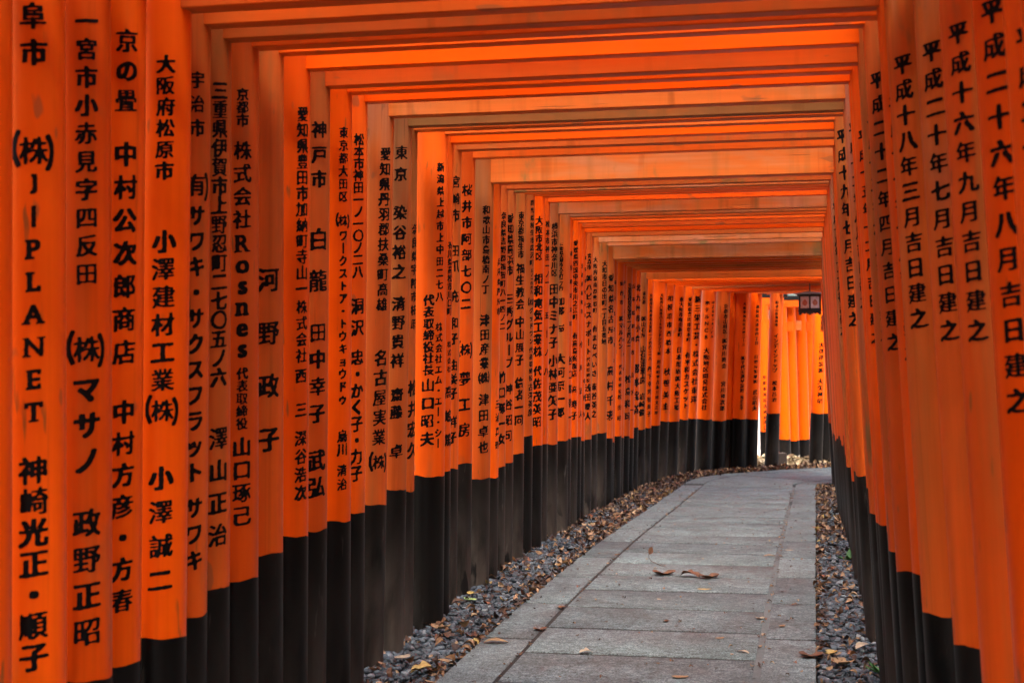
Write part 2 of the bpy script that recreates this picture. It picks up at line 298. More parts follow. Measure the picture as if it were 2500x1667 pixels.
def paint_material(name, along_x):
    """vermilion paint on timber; object properties fade and dirt say how weathered this piece is"""
    t = NT(name)
    fade, dirt = t.attr('fade'), t.attr('dirt')
    s_grain = (1.2, 45, 45) if along_x else (45, 45, 1.2)
    s_crack = (2.2, 50, 50) if along_x else (55, 55, .8)
    s_blot = (1.4, 5, 5) if along_x else (6, 6, 1.1)
    grain = t.noise(t.mapping(s_grain), 1.0, 5, .6)
    blot = t.noise(t.mapping(s_blot), 1.0, 4, .6, .4)
    crack = t.noise(t.mapping(s_crack), 1.0, 3, .5)
    big = t.noise(t.mapping((1.3, 1.3, .9)), 1.0, 3, .5)
    # uneven fading
    f = t.math('MULTIPLY', fade, t.ramp(blot, .25, .75, (.45, .45, .45, 1), (1.25, 1.25, 1.25, 1)))
    if not along_x:
        sx = t.n('ShaderNodeSeparateXYZ')
        t.l(t.n('ShaderNodeTexCoord').outputs['Object'], sx.inputs[0])
        hz = t.ramp(t.math('MULTIPLY', sx.outputs[2], 0.37), .2, .95, (.35, .35, .35, 1), (1.15, 1.15, 1.15, 1))
        f = t.math('MULTIPLY', f, hz)
    else:
        hz = None
    c = t.mix(t.math('MINIMUM', f, 1.0), FRESH, FADED)
    ch = t.math('MULTIPLY', t.math('SUBTRACT', f, .78), 1.9, True)
    c = t.mix(t.math('MULTIPLY', ch, .8), c, (.50, .22, .145))       # chalky, sun-bleached paint; on one right post a painted sky reflection
    oi = t.n('ShaderNodeObjectInfo')
    c = t.mix(1.0, c, t.ramp(oi.outputs['Random'], 0, 1, (.84, .80, .8, 1), (1.08, 1.2, 1.1, 1)), 'MULTIPLY')   # each piece was painted in another year
    # brush and grain tone
    tone = t.ramp(grain, .25, .8, (.80, .78, .72, 1), (1.1, 1.12, 1.2, 1))
    c = t.mix(t.math('ADD', .35, t.math('MULTIPLY', fade, .55)), c, t.mix(1.0, c, tone, 'MULTIPLY'))
    c = t.mix(.5, c, t.mix(1.0, c, t.ramp(big, .3, .7, (.78, .74, .7, 1), (1.08, 1.1, 1.15, 1)), 'MULTIPLY'))
    # dirt, algae and rain streaks with shapes of their own
    if along_x:
        drip = t.noise(t.mapping((11, 11, .5)), 1.0, 3, .55)
        dm = t.math('MULTIPLY', t.ramp(drip, .52, .82), .8)
    else:
        dm = t.ramp(t.noise(t.mapping((9, 9, .55)), 1.0, 4, .6, .3), .54, .70)
        dm = t.mix(1.0, dm, hz, 'MULTIPLY')
    c = t.mix(t.math('MULTIPLY', dm, dirt), c, (.2, .1, .028))
    g2 = t.ramp(t.noise(t.mapping((4, 4, 1.6)), 1.0, 5, .62), .60, .68)
    c = t.mix(t.math('MULTIPLY', g2, t.math('MULTIPLY', dirt, .75)), c, (.13, .11, .04))
    ck = t.ramp(crack, .69, .73)
    c = t.mix(t.math('MULTIPLY', ck, t.math('MULTIPLY', dirt, .8)), c, (.07, .03, .015))
    grime_shade = t.attr('grime_shade')  # brown weathering, on some pieces shade put into the colour
    gm = t.math('MULTIPLY', grime_shade, t.ramp(blot, .2, .7, (.35, .35, .35, 1), (1, 1, 1, 1)))
    if hz is not None: gm = t.math('MULTIPLY', gm, hz)
    c = t.mix(t.math('MINIMUM', gm, .92), c, (.15, .075, .022))
    rs = t.ramp(t.noise(t.mapping((20, 20, .35) if not along_x else (9, 9, .6)), 1.0, 3, .6, .2), .60, .72)
    c = t.mix(t.math('MULTIPLY', rs, t.math('ADD', .10, t.math('MULTIPLY', dirt, .45))), c, t.mix(1.0, c, (.42, .36, .3), 'MULTIPLY'))   # rain runs
    # small flakes and scuffs on every piece
    fl = t.ramp(t.noise(t.mapping((14, 14, 5) if not along_x else (5, 14, 14)), 1.0, 2, .5), .70, .73)
    c = t.mix(t.math('MULTIPLY', fl, .55), c, (.16, .08, .035))
    if not along_x:
        ds = t.ramp(t.noise(t.mapping((38, 38, 5)), 1.0, 2, .5), .66, .70)
        dk = t.ramp(t.noise(t.mapping((5, 5, 2)), 1.0, 3, .6), .50, .60)
        c = t.mix(t.math('MULTIPLY', t.math('MULTIPLY', ds, dk), .7), c, (.11, .065, .02))
    t.col(c)
    t.rough(t.math('ADD', t.math('MULTIPLY', fade, .22), t.ramp(blot, .2, .8, (.27, .27, .27, 1), (.44, .44, .44, 1))))
    t.b.inputs['Specular IOR Level'].default_value = .32
    t.b.inputs['Specular Tint'].default_value = (1, .45, .12, 1)
    h = t.math('ADD', t.math('MULTIPLY', grain, t.math('ADD', .12, t.math('MULTIPLY', fade, .5))), t.math('MULTIPLY', ck, t.math('MULTIPLY', dirt, -.8)))
    t.bump(h, .35, .003)
    return t.m

M = {}
M['post_paint'] = paint_material('vermilion_post_paint', False)
M['beam_paint'] = paint_material('vermilion_beam_paint', True)

def black_paint():
    t = NT('black_base_paint')
    dirt = t.attr('dirt')
    v = t.mapping((30, 30, 1.5))
    gr = t.noise(v, 1.0, 5, .6)
    bl = t.noise(t.mapping((7, 7, 2.2)), 1.0, 5, .6, .5)
    sx = t.n('ShaderNodeSeparateXYZ')
    t.l(t.n('ShaderNodeTexCoord').outputs['Object'], sx.inputs[0])
    low = t.ramp(t.math('ADD', sx.outputs[2], t.math('MULTIPLY', t.math('SUBTRACT', bl, .5), .5)), .05, .62, (1, 1, 1, 1), (.12, .12, .12, 1))
    f = t.math('MULTIPLY', t.math('MULTIPLY', low, dirt), t.ramp(bl, .3, .62))
    c = t.mix(f, (.0012, .001, .001), (.09, .074, .058))
    c = t.mix(.6, c, t.mix(1.0, c, t.ramp(gr, .3, .75, (.6, .6, .6, 1), (1.3, 1.3, 1.3, 1)), 'MULTIPLY'))
    scf = t.ramp(t.noise(t.mapping((26, 26, 4)), 1.0, 3, .6), .66, .72)
    c = t.mix(t.math('MULTIPLY', scf, t.math('MULTIPLY', t.math('ADD', dirt, .15), .5)), c, (.10, .09, .078))
    damp = t.ramp(t.noise(t.mapping((9, 9, 3.0)), 1.0, 3, .5), .60, .64)
    dl = t.ramp(sx.outputs[2], .10, .30, (1, 1, 1, 1), (0, 0, 0, 1))
    c = t.mix(t.mix(1.0, damp, dl, 'MULTIPLY'), c, (.008, .007, .006))
    t.col(c)
    t.rough(t.ramp(f, 0.0, .6, (.38, .38, .38, 1), (.75, .75, .75, 1)))
    t.b.inputs['Specular IOR Level'].default_value = .16
    t.bump(gr, .25, .003)
    return t.m
M['black'] = black_paint()

t = NT('ink'); t.b.inputs['Base Color'].default_value = (.0014, .0012, .0012, 1); t.b.inputs['Specular IOR Level'].default_value = .12; t.rough(.42); M['ink'] = t.m

def granite():
    t = NT('granite')
    oi = t.n('ShaderNodeObjectInfo')
    v = t.mapping((1, 1, 1))
    sp = t.noise(v, 110, 3, .75)
    md = t.noise(v, 26, 5, .7)
    bg = t.noise(v, 3.2, 5, .62)
    c = t.ramp(sp, .38, .62, (.040, .054, .053, 1), (.21, .275, .27, 1))
    c = t.mix(.9, c, t.mix(1.0, c, t.ramp(md, .34, .66, (.45, .45, .45, 1), (1.5, 1.5, 1.5, 1)), 'MULTIPLY'))
    fleck = t.ramp(t.noise(v, 75, 2, .5), .64, .70)
    c = t.mix(t.math('MULTIPLY', fleck, .5), c, (.38, .44, .44))
    c = t.mix(.7, c, t.mix(1.0, c, t.ramp(bg, .3, .72, (.62, .61, .60, 1), (1.2, 1.2, 1.2, 1)), 'MULTIPLY'))
    c = t.mix(1.0, c, t.ramp(oi.outputs['Random'], 0, 1, (.84, .84, .85, 1), (1.1, 1.1, 1.1, 1)), 'MULTIPLY')
    st = t.ramp(t.noise(v, 2.2, 6, .7, .8), .44, .62)
    c = t.mix(t.math('MULTIPLY', st, .6), c, t.mix(1.0, c, (.45, .45, .43), 'MULTIPLY'))
    pits = t.ramp(t.noise(v, 90, 2, .5), .66, .70)
    c = t.mix(t.math('MULTIPLY', pits, .6), c, (.06, .058, .055))
    t.col(c)
    t.rough(t.ramp(bg, .3, .7, (.62, .62, .62, 1), (.85, .85, .85, 1)))
    t.bump(t.math('ADD', t.math('MULTIPLY', sp, .6), md), .5, .004)
    return t.m
M['granite'] = granite()

def mottled(name, c0, c1, scale, rough=.9, bump=.5, dist=.02, p0=.3, p1=.7):
    t = NT(name)
    v = t.mapping((1, 1, 1), False)
    a = t.noise(v, scale, 6, .65)
    b = t.noise(v, scale * 9, 4, .6)
    c = t.mix(.5, t.ramp(a, p0, p1, c0 + (1,), c1 + (1,)), t.ramp(b, p0, p1, c0 + (1,), c1 + (1,)))
    t.col(c); t.rough(rough)
    t.bump(t.math('ADD', a, b), bump, dist)
    return t.m
M['soil'] = mottled('soil', (.035, .026, .018), (.10, .075, .05), 5.0)
M['bank'] = mottled('added_bank', (.012, .012, .006), (.06, .05, .025), 3.0, .95, .8, .05)  # for the unseen banks added at the sides
M['mortar'] = mottled('mortar', (.06, .07, .066), (.14, .155, .148), 14.0, .95, .5, .006)
M['joint'] = mottled('joint_dirt', (.008, .007, .006), (.03, .026, .02), 14.0)
M['plaster'] = mottled('plaster', (.74, .73, .70), (.82, .81, .78), 3.0, .85, .1, .004)
M['cream'] = mottled('cream_timber', (.62, .50, .26), (.75, .62, .36), 6.0, .6, .2, .004)
M['copper_roof'] = mottled('weathered_copper_roof', (.05, .075, .075), (.10, .14, .13), 3.0, .5, .2, .004)
M['brown_timber'] = mottled('brown_timber', (.10, .045, .02), (.2, .09, .035), 8.0, .6, .2, .004)

def island(name, stops, rough, spec=.5, nscale=60.0, nlo=.7, bump=.0):
    t = NT(name)
    g = t.n('ShaderNodeNewGeometry')
    nd = t.n('ShaderNodeValToRGB')
    nd.color_ramp.interpolation = 'LINEAR'
    el = nd.color_ramp.elements
    while len(el) < len(stops): el.new(.5)
    for e, (p, c) in zip(el, stops):
        e.position = p; e.color = c + (1,)
    t.l(g.outputs['Random Per Island'], nd.inputs[0])
    v = t.mapping((1, 1, 1), False)
    nz = t.noise(v, nscale, 3, .6)
    c = t.mix(1.0, nd.outputs[0], t.ramp(nz, .3, .7, (nlo, nlo, nlo, 1), (1.15, 1.15, 1.15, 1)), 'MULTIPLY')
    t.col(c)
    t.rough(rough)
    t.b.inputs['Specular IOR Level'].default_value = spec
    if bump: t.bump(nz, bump, .003)
    return t.m
M['pebble'] = island('river_pebble', [(0, (.014, .020, .023)), (.35, (.034, .047, .053)), (.75, (.062, .084, .096)), (.93, (.11, .14, .155)), (1, (.22, .25, .25))], .55, .5, 50, .8)
LEAF = [(0, (.022, .011, .007)), (.35, (.06, .027, .012)), (.55, (.12, .055, .022)), (.72, (.22, .12, .05)), (.88, (.38, .26, .14)), (.97, (.2, .05, .02)), (1, (.38, .27, .07))]
M['leaf'] = island('dead_leaf', LEAF, .6, .4, 70, .65, .3)
M['leaf_bank'] = island('bank_leaf', [(0, (.14, .08, .04)), (.4, (.34, .24, .12)), (.8, (.55, .45, .27)), (1, (.66, .58, .38))], .6, .4, 70, .7, .3)
M['foliage'] = island('foliage', [(0, (.02, .05, .012)), (.5, (.045, .09, .02)), (1, (.09, .13, .03))], .6, .3, 20, .7)
M['bark'] = mottled('bark', (.05, .035, .025), (.13, .10, .075), 9.0)
def plain(name, c, rough=.6, metallic=0.0):
    t = NT(name)
    v = t.mapping((1, 1, 1))
    nz = t.noise(v, 38, 4, .6)
    t.col(t.mix(1.0, c, t.ramp(nz, .3, .7, (.72, .72, .72, 1), (1.15, 1.15, 1.15, 1)), 'MULTIPLY'))
    t.rough(rough); t.b.inputs['Metallic'].default_value = metallic
    t.bump(nz, .2, .002)
    return t.m
M['leaf_brown'] = plain('brown_leaf', (.13, .055, .022), .6)
M['leaf_tan'] = plain('tan_leaf', (.27, .17, .08), .6)
M['leaf_pale'] = plain('pale_leaf', (.36, .29, .19), .6)
M['leaf_yellow'] = plain('yellow_leaf', (.40, .28, .08), .6)
M['leaf_green'] = plain('green_leaf', (.28, .40, .12), .55)
M['weed'] = plain('green_weed', (.035, .12, .02), .6)
M['twig'] = plain('dry_twig', (.07, .04, .025), .8)
M['iron'] = plain('black_iron', (.014, .013, .013), .45)
M['lantern_roof'] = plain('pale_lantern_roof', (.42, .44, .44), .35, .2)
M['paper'] = plain('lantern_paper', (.86, .80, .77), .7)
M['motif'] = plain('lantern_motif', (.62, .22, .12), .7)
M['stump'] = plain('dark_stump', (.06, .042, .03), .85)

# ------------------------------------------------------------------ ground: one sheet to the horizon
def build_ground():
    xs = np.concatenate([[-400, -120, -40, -15, -6], np.linspace(-3.2, 3.2, 33), [6, 15, 40, 120, 400]])
    ys = np.concatenate([[-400, -120, -30, -8], np.linspace(0, 30, 121), [40, 70, 140, 400]])
    V, F = [], []
    for y in ys:
        for x in xs:
            V.append((x, y, zg(y) - .055 + (rnd.uniform(-.006, .006) if abs(x) < 5 and 0 < y < 30 else 0)))
    n = len(xs)
    for j in range(len(ys) - 1):
        for i in range(n - 1):
            F.append((j * n + i, j * n + i + 1, (j + 1) * n + i + 1, (j + 1) * n + i))
    tag(mesh_obj('ground', pydata('ground', V, F, True), M['soil']), kind='structure')
build_ground()

# ------------------------------------------------------------------ unseen banks added on both sides to block side light
def build_added_bank(x_foot, side, y0, y1):
    prof_ = [(0, -.06), (.5, .12), (1.2, .75), (2.2, 1.9), (3.4, 3.2), (5.0, 4.6), (8.0, 6.2), (14.0, 7.5)]
    ys = np.linspace(y0, y1, 60)
    V, F = [], []
    for y in ys:
        e = min(1.0, (y - y0) / 3.0, (y1 - y) / 3.0)
        for d, z in prof_:
            V.append((x_foot + side * (d + rnd.uniform(-.08, .08)), y, zg(y) + z * max(0.0, e) + (rnd.uniform(-.07, .07) if d > 0 else 0) - .02))
    n = len(prof_)
    for j in range(len(ys) - 1):
        for i in range(n - 1):
            q = (j * n + i, j * n + i + 1, (j + 1) * n + i + 1, (j + 1) * n + i)
            F.append(q if side > 0 else tuple(reversed(q)))
    tag(mesh_obj('bank', pydata('bank', V, F, True), M['bank']), kind='structure')
build_added_bank(-3.2, -1, -16, 21.5)
build_added_bank(1.6, 1, -16, 17.5)

# ------------------------------------------------------------------ paved path: mortar bed and single granite slabs
def strip_mesh(name, x0, x1, ys, dz):
    V, F = [], []
    for y in ys:
        V += [(x0, y, zg(y) + dz), (x1, y, zg(y) + dz)]
    for k in range(len(ys) - 1):
        F.append((2 * k, 2 * k + 1, 2 * k + 3, 2 * k + 2))
    return pydata(name, V, F, True)
JL0, JL1, JR0, JR1, PL, PR = -1.408, -1.388, -.287, -.252, -1.655, -.008
path = tag(mesh_obj('path', strip_mesh('path', PL + .03, PR - .03, np.arange(-4, 18.9, .31), -.004), M['joint']), kind='structure')

mesh_obj('mortar', strip_mesh('mortar', JR0 - .004, JR1 + .004, np.arange(-4, 18.5, .31), -.003), M['mortar'], path)

def slab_shape(name, w, l, h=.075, bev=.0035):
    """slab with slightly worn, uneven rim; top face at z=0"""
    bm = bmesh.new()
    nx, ny = max(2, int(w / .09)), max(2, int(l / .09))
    me = box_mesh(name, -w / 2, w / 2, -l / 2, l / 2, -h, 0, bev, 2)
    bm.from_mesh(me)
    for v in bm.verts:
        if v.co.z > -.02:
            v.co.x += rnd.uniform(-.0018, .0018); v.co.y += rnd.uniform(-.0018, .0018)
    bm.to_mesh(me); bm.free()
    me.polygons.foreach_set('use_smooth', [True] * len(me.polygons))
    return me

def place_slab(me, xc, y0, y1, jitter=.0008):
    yc = (y0 + y1) / 2
    tilt = math.atan2(zg(y1) - zg(y0), y1 - y0)
    o = mesh_obj('slab', me, M['granite'], path,
                 (xc + rnd.uniform(-.0015, .0015), yc, (zg(y0) + zg(y1)) / 2 + rnd.uniform(-jitter, jitter)),
                 (tilt + rnd.uniform(-.0008, .0008), rnd.uniform(-.0006, .0006), rnd.uniform(-.0015, .0015)))
    return o
main_shapes = [slab_shape('slab_main', JR0 - JL1, .6215 - .032) for _ in range(5)]
y = 6.89 - .6215 * 17
joints = []
while y < 18.4:
    place_slab(main_shapes[len(joints) % 5], (JL1 + JR0) / 2, y + .016, y + .6215 - .016)
    joints.append(y); y += .6215
END_MAIN = y
kerb_l = [slab_shape('slab_kerb', JL0 - PL, 1.02 - .028) for _ in range(3)]
kerb_r = [slab_shape('slab_kerb', PR - JR1, 1.03 - .028) for _ in range(3)]
y, k = 7.2 - 1.02 * 10, 0
while y < 18.2:
    place_slab(kerb_l[k % 3], (PL + JL0) / 2, y + .0045, y + 1.0155); y += 1.02; k += 1
y, k = 7.40 - 1.03 * 10, 0
while y < 17.9:
    place_slab(kerb_r[k % 3], (PR + JR1) / 2, y + .0045, y + 1.0255); y += 1.03; k += 1
END_R = y
# the bend to the right, laid with wedge-cut slabs
LE = [(-1.655, END_MAIN + .01), (-1.63, 19.3), (-1.50, 19.95), (-1.25, 20.55), (-.85, 21.1), (-.4, 21.55), (.1, 22.0), (.65, 22.5), (1.2, 23.0)]
RE = [(-.008, END_MAIN + .01), (.02, 18.86), (.10, 18.98), (.25, 19.1), (.5, 19.32), (.85, 19.62), (1.3, 20.0), (1.85, 20.5), (2.4, 21.0)]
def quad_slab(a, b, c, d, gap=.006, h=.07):
    P = [np.array(p, float) for p in (a, b, c, d)]
    cen = sum(P) / 4
    Q = [p + (cen - p) / np.linalg.norm(cen - p) * gap for p in P]
    V = [(q[0] - cen[0], q[1] - cen[1], zg(q[1]) - zg(cen[1])) for q in Q]
    V += [(v[0], v[1], v[2] - h) for v in V]
    me = pydata('slab_wedge', V, [(0, 1, 2, 3), (7, 6, 5, 4), (0, 4, 5, 1), (1, 5, 6, 2), (2, 6, 7, 3), (3, 7, 4, 0)])
    bm = bmesh.new(); bm.from_mesh(me)
    bmesh.ops.recalc_face_normals(bm, faces=bm.faces)
    bmesh.ops.bevel(bm, geom=bm.edges[:], offset=.006, segments=1, profile=.5, affect='EDGES')
    bm.to_mesh(me); bm.free()
    mesh_obj('slab', me, M['granite'], path, (cen[0], cen[1], zg(cen[1]) + rnd.uniform(-.002, .002)))
for k in range(len(LE) - 1):
    for s0, s1 in ((0, .15), (.155, .835), (.85, 1)):
        mixp = lambda a, b, s: (a[0] + (b[0] - a[0]) * s, a[1] + (b[1] - a[1]) * s)
        quad_slab(mixp(LE[k], RE[k], s0), mixp(LE[k], RE[k], s1), mixp(LE[k + 1], RE[k + 1], s1), mixp(LE[k + 1], RE[k + 1], s0))

# ------------------------------------------------------------------ brush lettering: glyph outlines -> inked shapes laid on the posts
KAKKO = {'Ⓚ': '株', 'Ⓤ': '有'}
def needed_glyphs():
    s = set('京都市南区吉祥院川口商事株式会社')
    for g in GATES:
        for seg in list(g[13]) + list(g[14]):
            for ch in seg[0]:
                if ch in KAKKO: s |= {'（', '）', KAKKO[ch]}
                else: s.add(ch)
    return sorted(s)

SERIF = {  # feet and heads of the roman capitals, as fractions of the letter box (x0, x1, y0, y1)
    'J': [(.35, 1.0, .93, 1.0)], 'P': [(-.12, .45, 0, .06), (-.12, .2, .94, 1.0)], 'L': [(-.12, .45, .94, 1.0), (-.12, .2, 0, .06), (.88, 1.0, 0, .25)],
    'A': [(-.12, .28, 0, .055), (.72, 1.12, 0, .055)], 'N': [(-.14, .3, 0, .055), (.7, 1.14, .945, 1.0), (-.14, .2, .945, 1.0)],
    'E': [(-.14, .3, 0, .06), (-.14, .3, .94, 1), (.9, 1.02, 0, .24), (.9, 1.02, .78, 1)], 'T': [(.25, .75, 0, .055), (-.02, .08, .76, 1), (.92, 1.02, .76, 1)],
    'R': [(-.12, .4, 0, .055), (-.12, .2, .945, 1), (.8, 1.14, 0, .055)], 'n': [(-.14, .36, 0, .08), (.66, 1.14, 0, .08), (-.14, .15, .9, .98)],
    'N2': [], 'C': [(.88, .98, .7, .98)], 'B': [(-.12, .2, 0, .055), (-.12, .2, .945, 1)]}
RES = 144
def raster_glyphs(chars):
    objs = {}
    for ch in chars:
        c = bpy.data.curves.new('glyph', 'FONT')
        c.body = ch; c.size = 1.0; c.resolution_u = 3; c.fill_mode = 'NONE'
        o = bpy.data.objects.new('glyph', c)
        scene.collection.objects.link(o)
        objs[ch] = o
    dg = bpy.context.evaluated_depsgraph_get()
    out = {}
    for ch, o in objs.items():
        me = o.evaluated_get(dg).to_mesh()
        co = np.empty(len(me.vertices) * 3, np.float32); me.vertices.foreach_get('co', co)
        ed = np.empty(len(me.edges) * 2, np.int32); me.edges.foreach_get('vertices', ed)
        co = co.reshape(-1, 3)[:, :2].astype(float); ed = ed.reshape(-1, 2)
        o.evaluated_get(dg).to_mesh_clear()
        # orient every loop consistently by walking it
        nxt = {}
        for a, b in ed:
            nxt.setdefault(int(a), []).append(int(b)); nxt.setdefault(int(b), []).append(int(a))
        seen = set(); E = []
        for s in range(len(co)):
            if s in seen or s not in nxt: continue
            prev, cur = None, s
            # Blender keeps outline vertices in drawing order, so step upward first
            order = [s]; seen.add(s)
            cand = sorted(nxt[s])
            cur = s + 1 if (s + 1) in cand else cand[0]
            while cur not in seen:
                order.append(cur); seen.add(cur)
                nn = [q for q in nxt[cur] if q not in seen]
                if not nn: break
                cur = nn[0]
            for i in range(len(order)):
                E.append((order[i], order[(i + 1) % len(order)]))
        latin = ord(ch) < 128
        if latin:
            lo, hi = co.min(0), co.max(0)
            hgt = .80 if ch.isupper() else .58
            base = (1 - .80) / 2
            sc = hgt / (hi[1] - lo[1])
            co = (co - lo) * sc
            wd = co[:, 0].max()
            if ch == 'J': pass
            co[:, 0] += .5 - wd / 2; co[:, 1] += base
        else:
            co = co * .96 + np.array([.02, .14])
        img = np.zeros((RES, RES + 1))
        ys = (np.arange(RES) + .5) / RES
        A, B = co[[e[0] for e in E]], co[[e[1] for e in E]]
        for (x0, y0), (x1, y1) in zip(A, B):
            if y0 == y1: continue
            s = 1 if y1 > y0 else -1
            m = (ys >= min(y0, y1)) & (ys < max(y0, y1))
            if not m.any(): continue
            rws = np.nonzero(m)[0]
            xx = x0 + (ys[rws] - y0) * (x1 - x0) / (y1 - y0)
            ix = np.clip(np.ceil(xx * RES - .5), 0, RES).astype(int)
            np.add.at(img, (rws, ix), s)
        fill = (np.cumsum(img, 1)[:, :RES] != 0).astype(float)
        if latin and ch in SERIF:
            x0, y0, x1, y1 = .5 - wd / 2, base, .5 + wd / 2, base + hgt
            for a, b, c_, d in SERIF[ch]:
                i0, i1 = int((x0 + a * (x1 - x0)) * RES), int((x0 + b * (x1 - x0)) * RES)
                j0, j1 = int((y0 + c_ * (y1 - y0)) * RES), int((y0 + d * (y1 - y0)) * RES)
                fill[max(0, j0):j1 + 1, max(0, i0):i1 + 1] = 1
        out[ch] = fill
    for o in objs.values():
        c = o.data
        bpy.data.objects.remove(o); bpy.data.curves.remove(c)
    return out

def blur(a, s):
    k = int(3 * s) + 1
    w = np.exp(-.5 * (np.arange(-k, k + 1) / s) ** 2); w /= w.sum()
    p = np.pad(a, k)
    p = sum(w[i] * p[:, i:i + a.shape[1]] for i in range(2 * k + 1))
    return sum(w[i] * p[i:i + a.shape[0], :] for i in range(2 * k + 1))

def brush(fill):
    """swell the strokes as a brush does: fuller verticals, rounded ends, uneven pressure"""
    f = fill
    dens = f.mean()
    h, v = (8, 4) if dens < .17 else (7, 3) if dens < .23 else (5, 2) if dens < .29 else (4, 1) if dens < .35 else (2, 1)
    g = np.maximum.reduce([np.roll(f, k, 1) for k in range(-h, h + 1)])
    g = np.maximum.reduce([np.roll(g, k, 0) for k in range(-v, v + 1)]) if v else g
    n = blur(rng.standard_normal(f.shape), 5.0); n /= n.std()
    lo = blur(f, 9.0)                                   # strokes thin out where a stroke ends alone, swell where they meet
    return blur(g, 2.0) + .125 * n + .35 * (lo - dens)

def contour(field, n, level):
    """filled marching squares of a glyph on an n x n grid -> verts in em units, loop totals"""
    m = 2
    idx = (np.linspace(-.02, 1.02, n) * RES - .5)
    src = np.pad(field, 8)
    gx = np.clip(idx + 8, 0, src.shape[0] - 1.001)
    i0 = gx.astype(int); fr = gx - i0
    a = src[i0][:, i0]; b = src[i0][:, i0 + 1]; c = src[i0 + 1][:, i0]; d = src[i0 + 1][:, i0 + 1]
    FX, FY = fr[None, :], fr[:, None]
    F = (a * (1 - FX) + b * FX) * (1 - FY) + (c * (1 - FX) + d * FX) * FY - level
    P = np.linspace(-.52, .52, n)
    ins = F > 0
    C = [ins[:-1, :-1], ins[:-1, 1:], ins[1:, 1:], ins[1:, :-1]]
    VAL = [F[:-1, :-1], F[:-1, 1:], F[1:, 1:], F[1:, :-1]]
    code = C[0] * 1 + C[1] * 2 + C[2] * 4 + C[3] * 8
    X0, Y0 = np.meshgrid(P[:-1], P[:-1]); h = P[1] - P[0]
    cx = [X0, X0 + h, X0 + h, X0]; cy = [Y0, Y0, Y0 + h, Y0 + h]
    V, T = [], []
    for k in range(1, 16):
        sel = np.nonzero(code == k)
        if not len(sel[0]): continue
        pts = []
        for q in range(4):
            q2 = (q + 1) % 4
            if k >> q & 1: pts.append((cx[q][sel], cy[q][sel]))
            if (k >> q & 1) != (k >> q2 & 1):
                va, vb = VAL[q][sel], VAL[q2][sel]
                tt = va / (va - vb)
                pts.append((cx[q][sel] + (cx[q2][sel] - cx[q][sel]) * tt, cy[q][sel] + (cy[q2][sel] - cy[q][sel]) * tt))
        arr = np.stack([np.stack(p, -1) for p in pts], 1)
        V.append(arr.reshape(-1, 2)); T += [len(pts)] * len(arr)
    if not V: return np.zeros((0, 2)), []
    return np.concatenate(V), T

GLYPH = {ch: brush(f) for ch, f in raster_glyphs(needed_glyphs()).items()}
CACHE = {}
def glyph(ch, n):
    if (ch, n) not in CACHE:
        v, t_ = contour(GLYPH[ch], n, (.42 if n >= 44 else .46 if n >= 30 else .52) if ord(ch) > 128 else .46)
        v = v.copy()
        v[:, 1] += v[:, 0] * .10                       # strokes climb to the right
        CACHE[(ch, n)] = (v, t_)
    return CACHE[(ch, n)]

def inscription(segs, radius_at, phi0, dist):
    """one mesh of ink wrapped on a post; phi0 = facing angle of the text in the post's own frame"""
    VV, TT = [], []
    for text, z0, z1, size, xo in segs:
        n = len(text)
        g = int(np.clip(size / dist * 1420 * 1.25, 12, 44))
        g = min((12, 16, 22, 30, 44), key=lambda q: abs(q - g))
        for k, ch in enumerate(text):
            z = z0 if n == 1 else z0 + (z1 - z0) * k / (n - 1)
            parts = [(ch, 0, 1, 1)]
            if ch in KAKKO: parts = [('（', -.83, .9, 1.25), (KAKKO[ch], 0, 1, 1), ('）', .83, .9, 1.25)]
            for c_, dx, sx, sy in parts:
                v, t_ = glyph(c_, g)
                if not len(t_): continue
                u = (v[:, 0] * sx + dx) * size * 1.1 + xo + rnd.uniform(-.02, .02) * size
                zz = z + v[:, 1] * size * sy * 1.1
                rr = radius_at(zz) + .0012
                ph = phi0 + u / rr
                VV.append(np.stack([rr * np.cos(ph), rr * np.sin(ph), zz], 1)); TT += t_
    V = np.concatenate(VV)
    return raw_mesh('inscription', V, np.arange(len(V)), TT)

# ------------------------------------------------------------------ torii gates
POST_FADE = {5: .45, 6: .45, 7: .3, 8: .45, 10: .55, 13: .9, 14: 1., 15: .75, 16: .2, 18: .6, 19: .35, 20: .9, 22: .75, 23: .75, 24: .7, 25: .7, 28: .75, 29: .8, 34: .55, 35: .8, 36: .85, 37: .45, 44: .8, 52: .4, 53: .1, 56: .3}
BEAM_FADE = {3: .3, 4: .5, 5: .3, 6: .5, 7: .25, 8: .2, 9: .05, 10: .35, 11: .1, 12: 0., 13: .8, 14: 1., 16: .45, 17: .05, 18: .75, 19: .4, 20: .9, 21: .3, 22: .8, 23: 1., 26: .1, 27: .2, 28: 1., 29: 1.1, 31: .3, 32: .2, 33: .1, 34: .6, 35: 1.05, 36: 1.1, 37: 1.05, 38: .6, 43: .4, 44: .6, 45: .2, 46: .05, 47: .05, 48: .1}
RIGHT_FADE_SHEEN = {1: .15, 2: .6, 3: .3, 4: .85, 5: 1.05, 6: .3, 8: .6, 9: .6, 12: 0., 13: 1.2, 14: .8, 16: .6, 18: .4, 22: 1.35, 26: .5, 30: .3, 36: 1.1}  # the palest post has its sky reflection painted in as fade
POST_GRIME_SHADE = {5: .6, 6: .65, 7: .3, 8: .35, 10: .4, 13: .25, 14: .6, 15: .8, 18: .3, 20: .55, 24: .5, 25: .5, 28: .3, 36: .25, 37: .4, 41: .4, 44: .3, 52: .2}  # weathered brown; on the near posts shade painted into the upper part
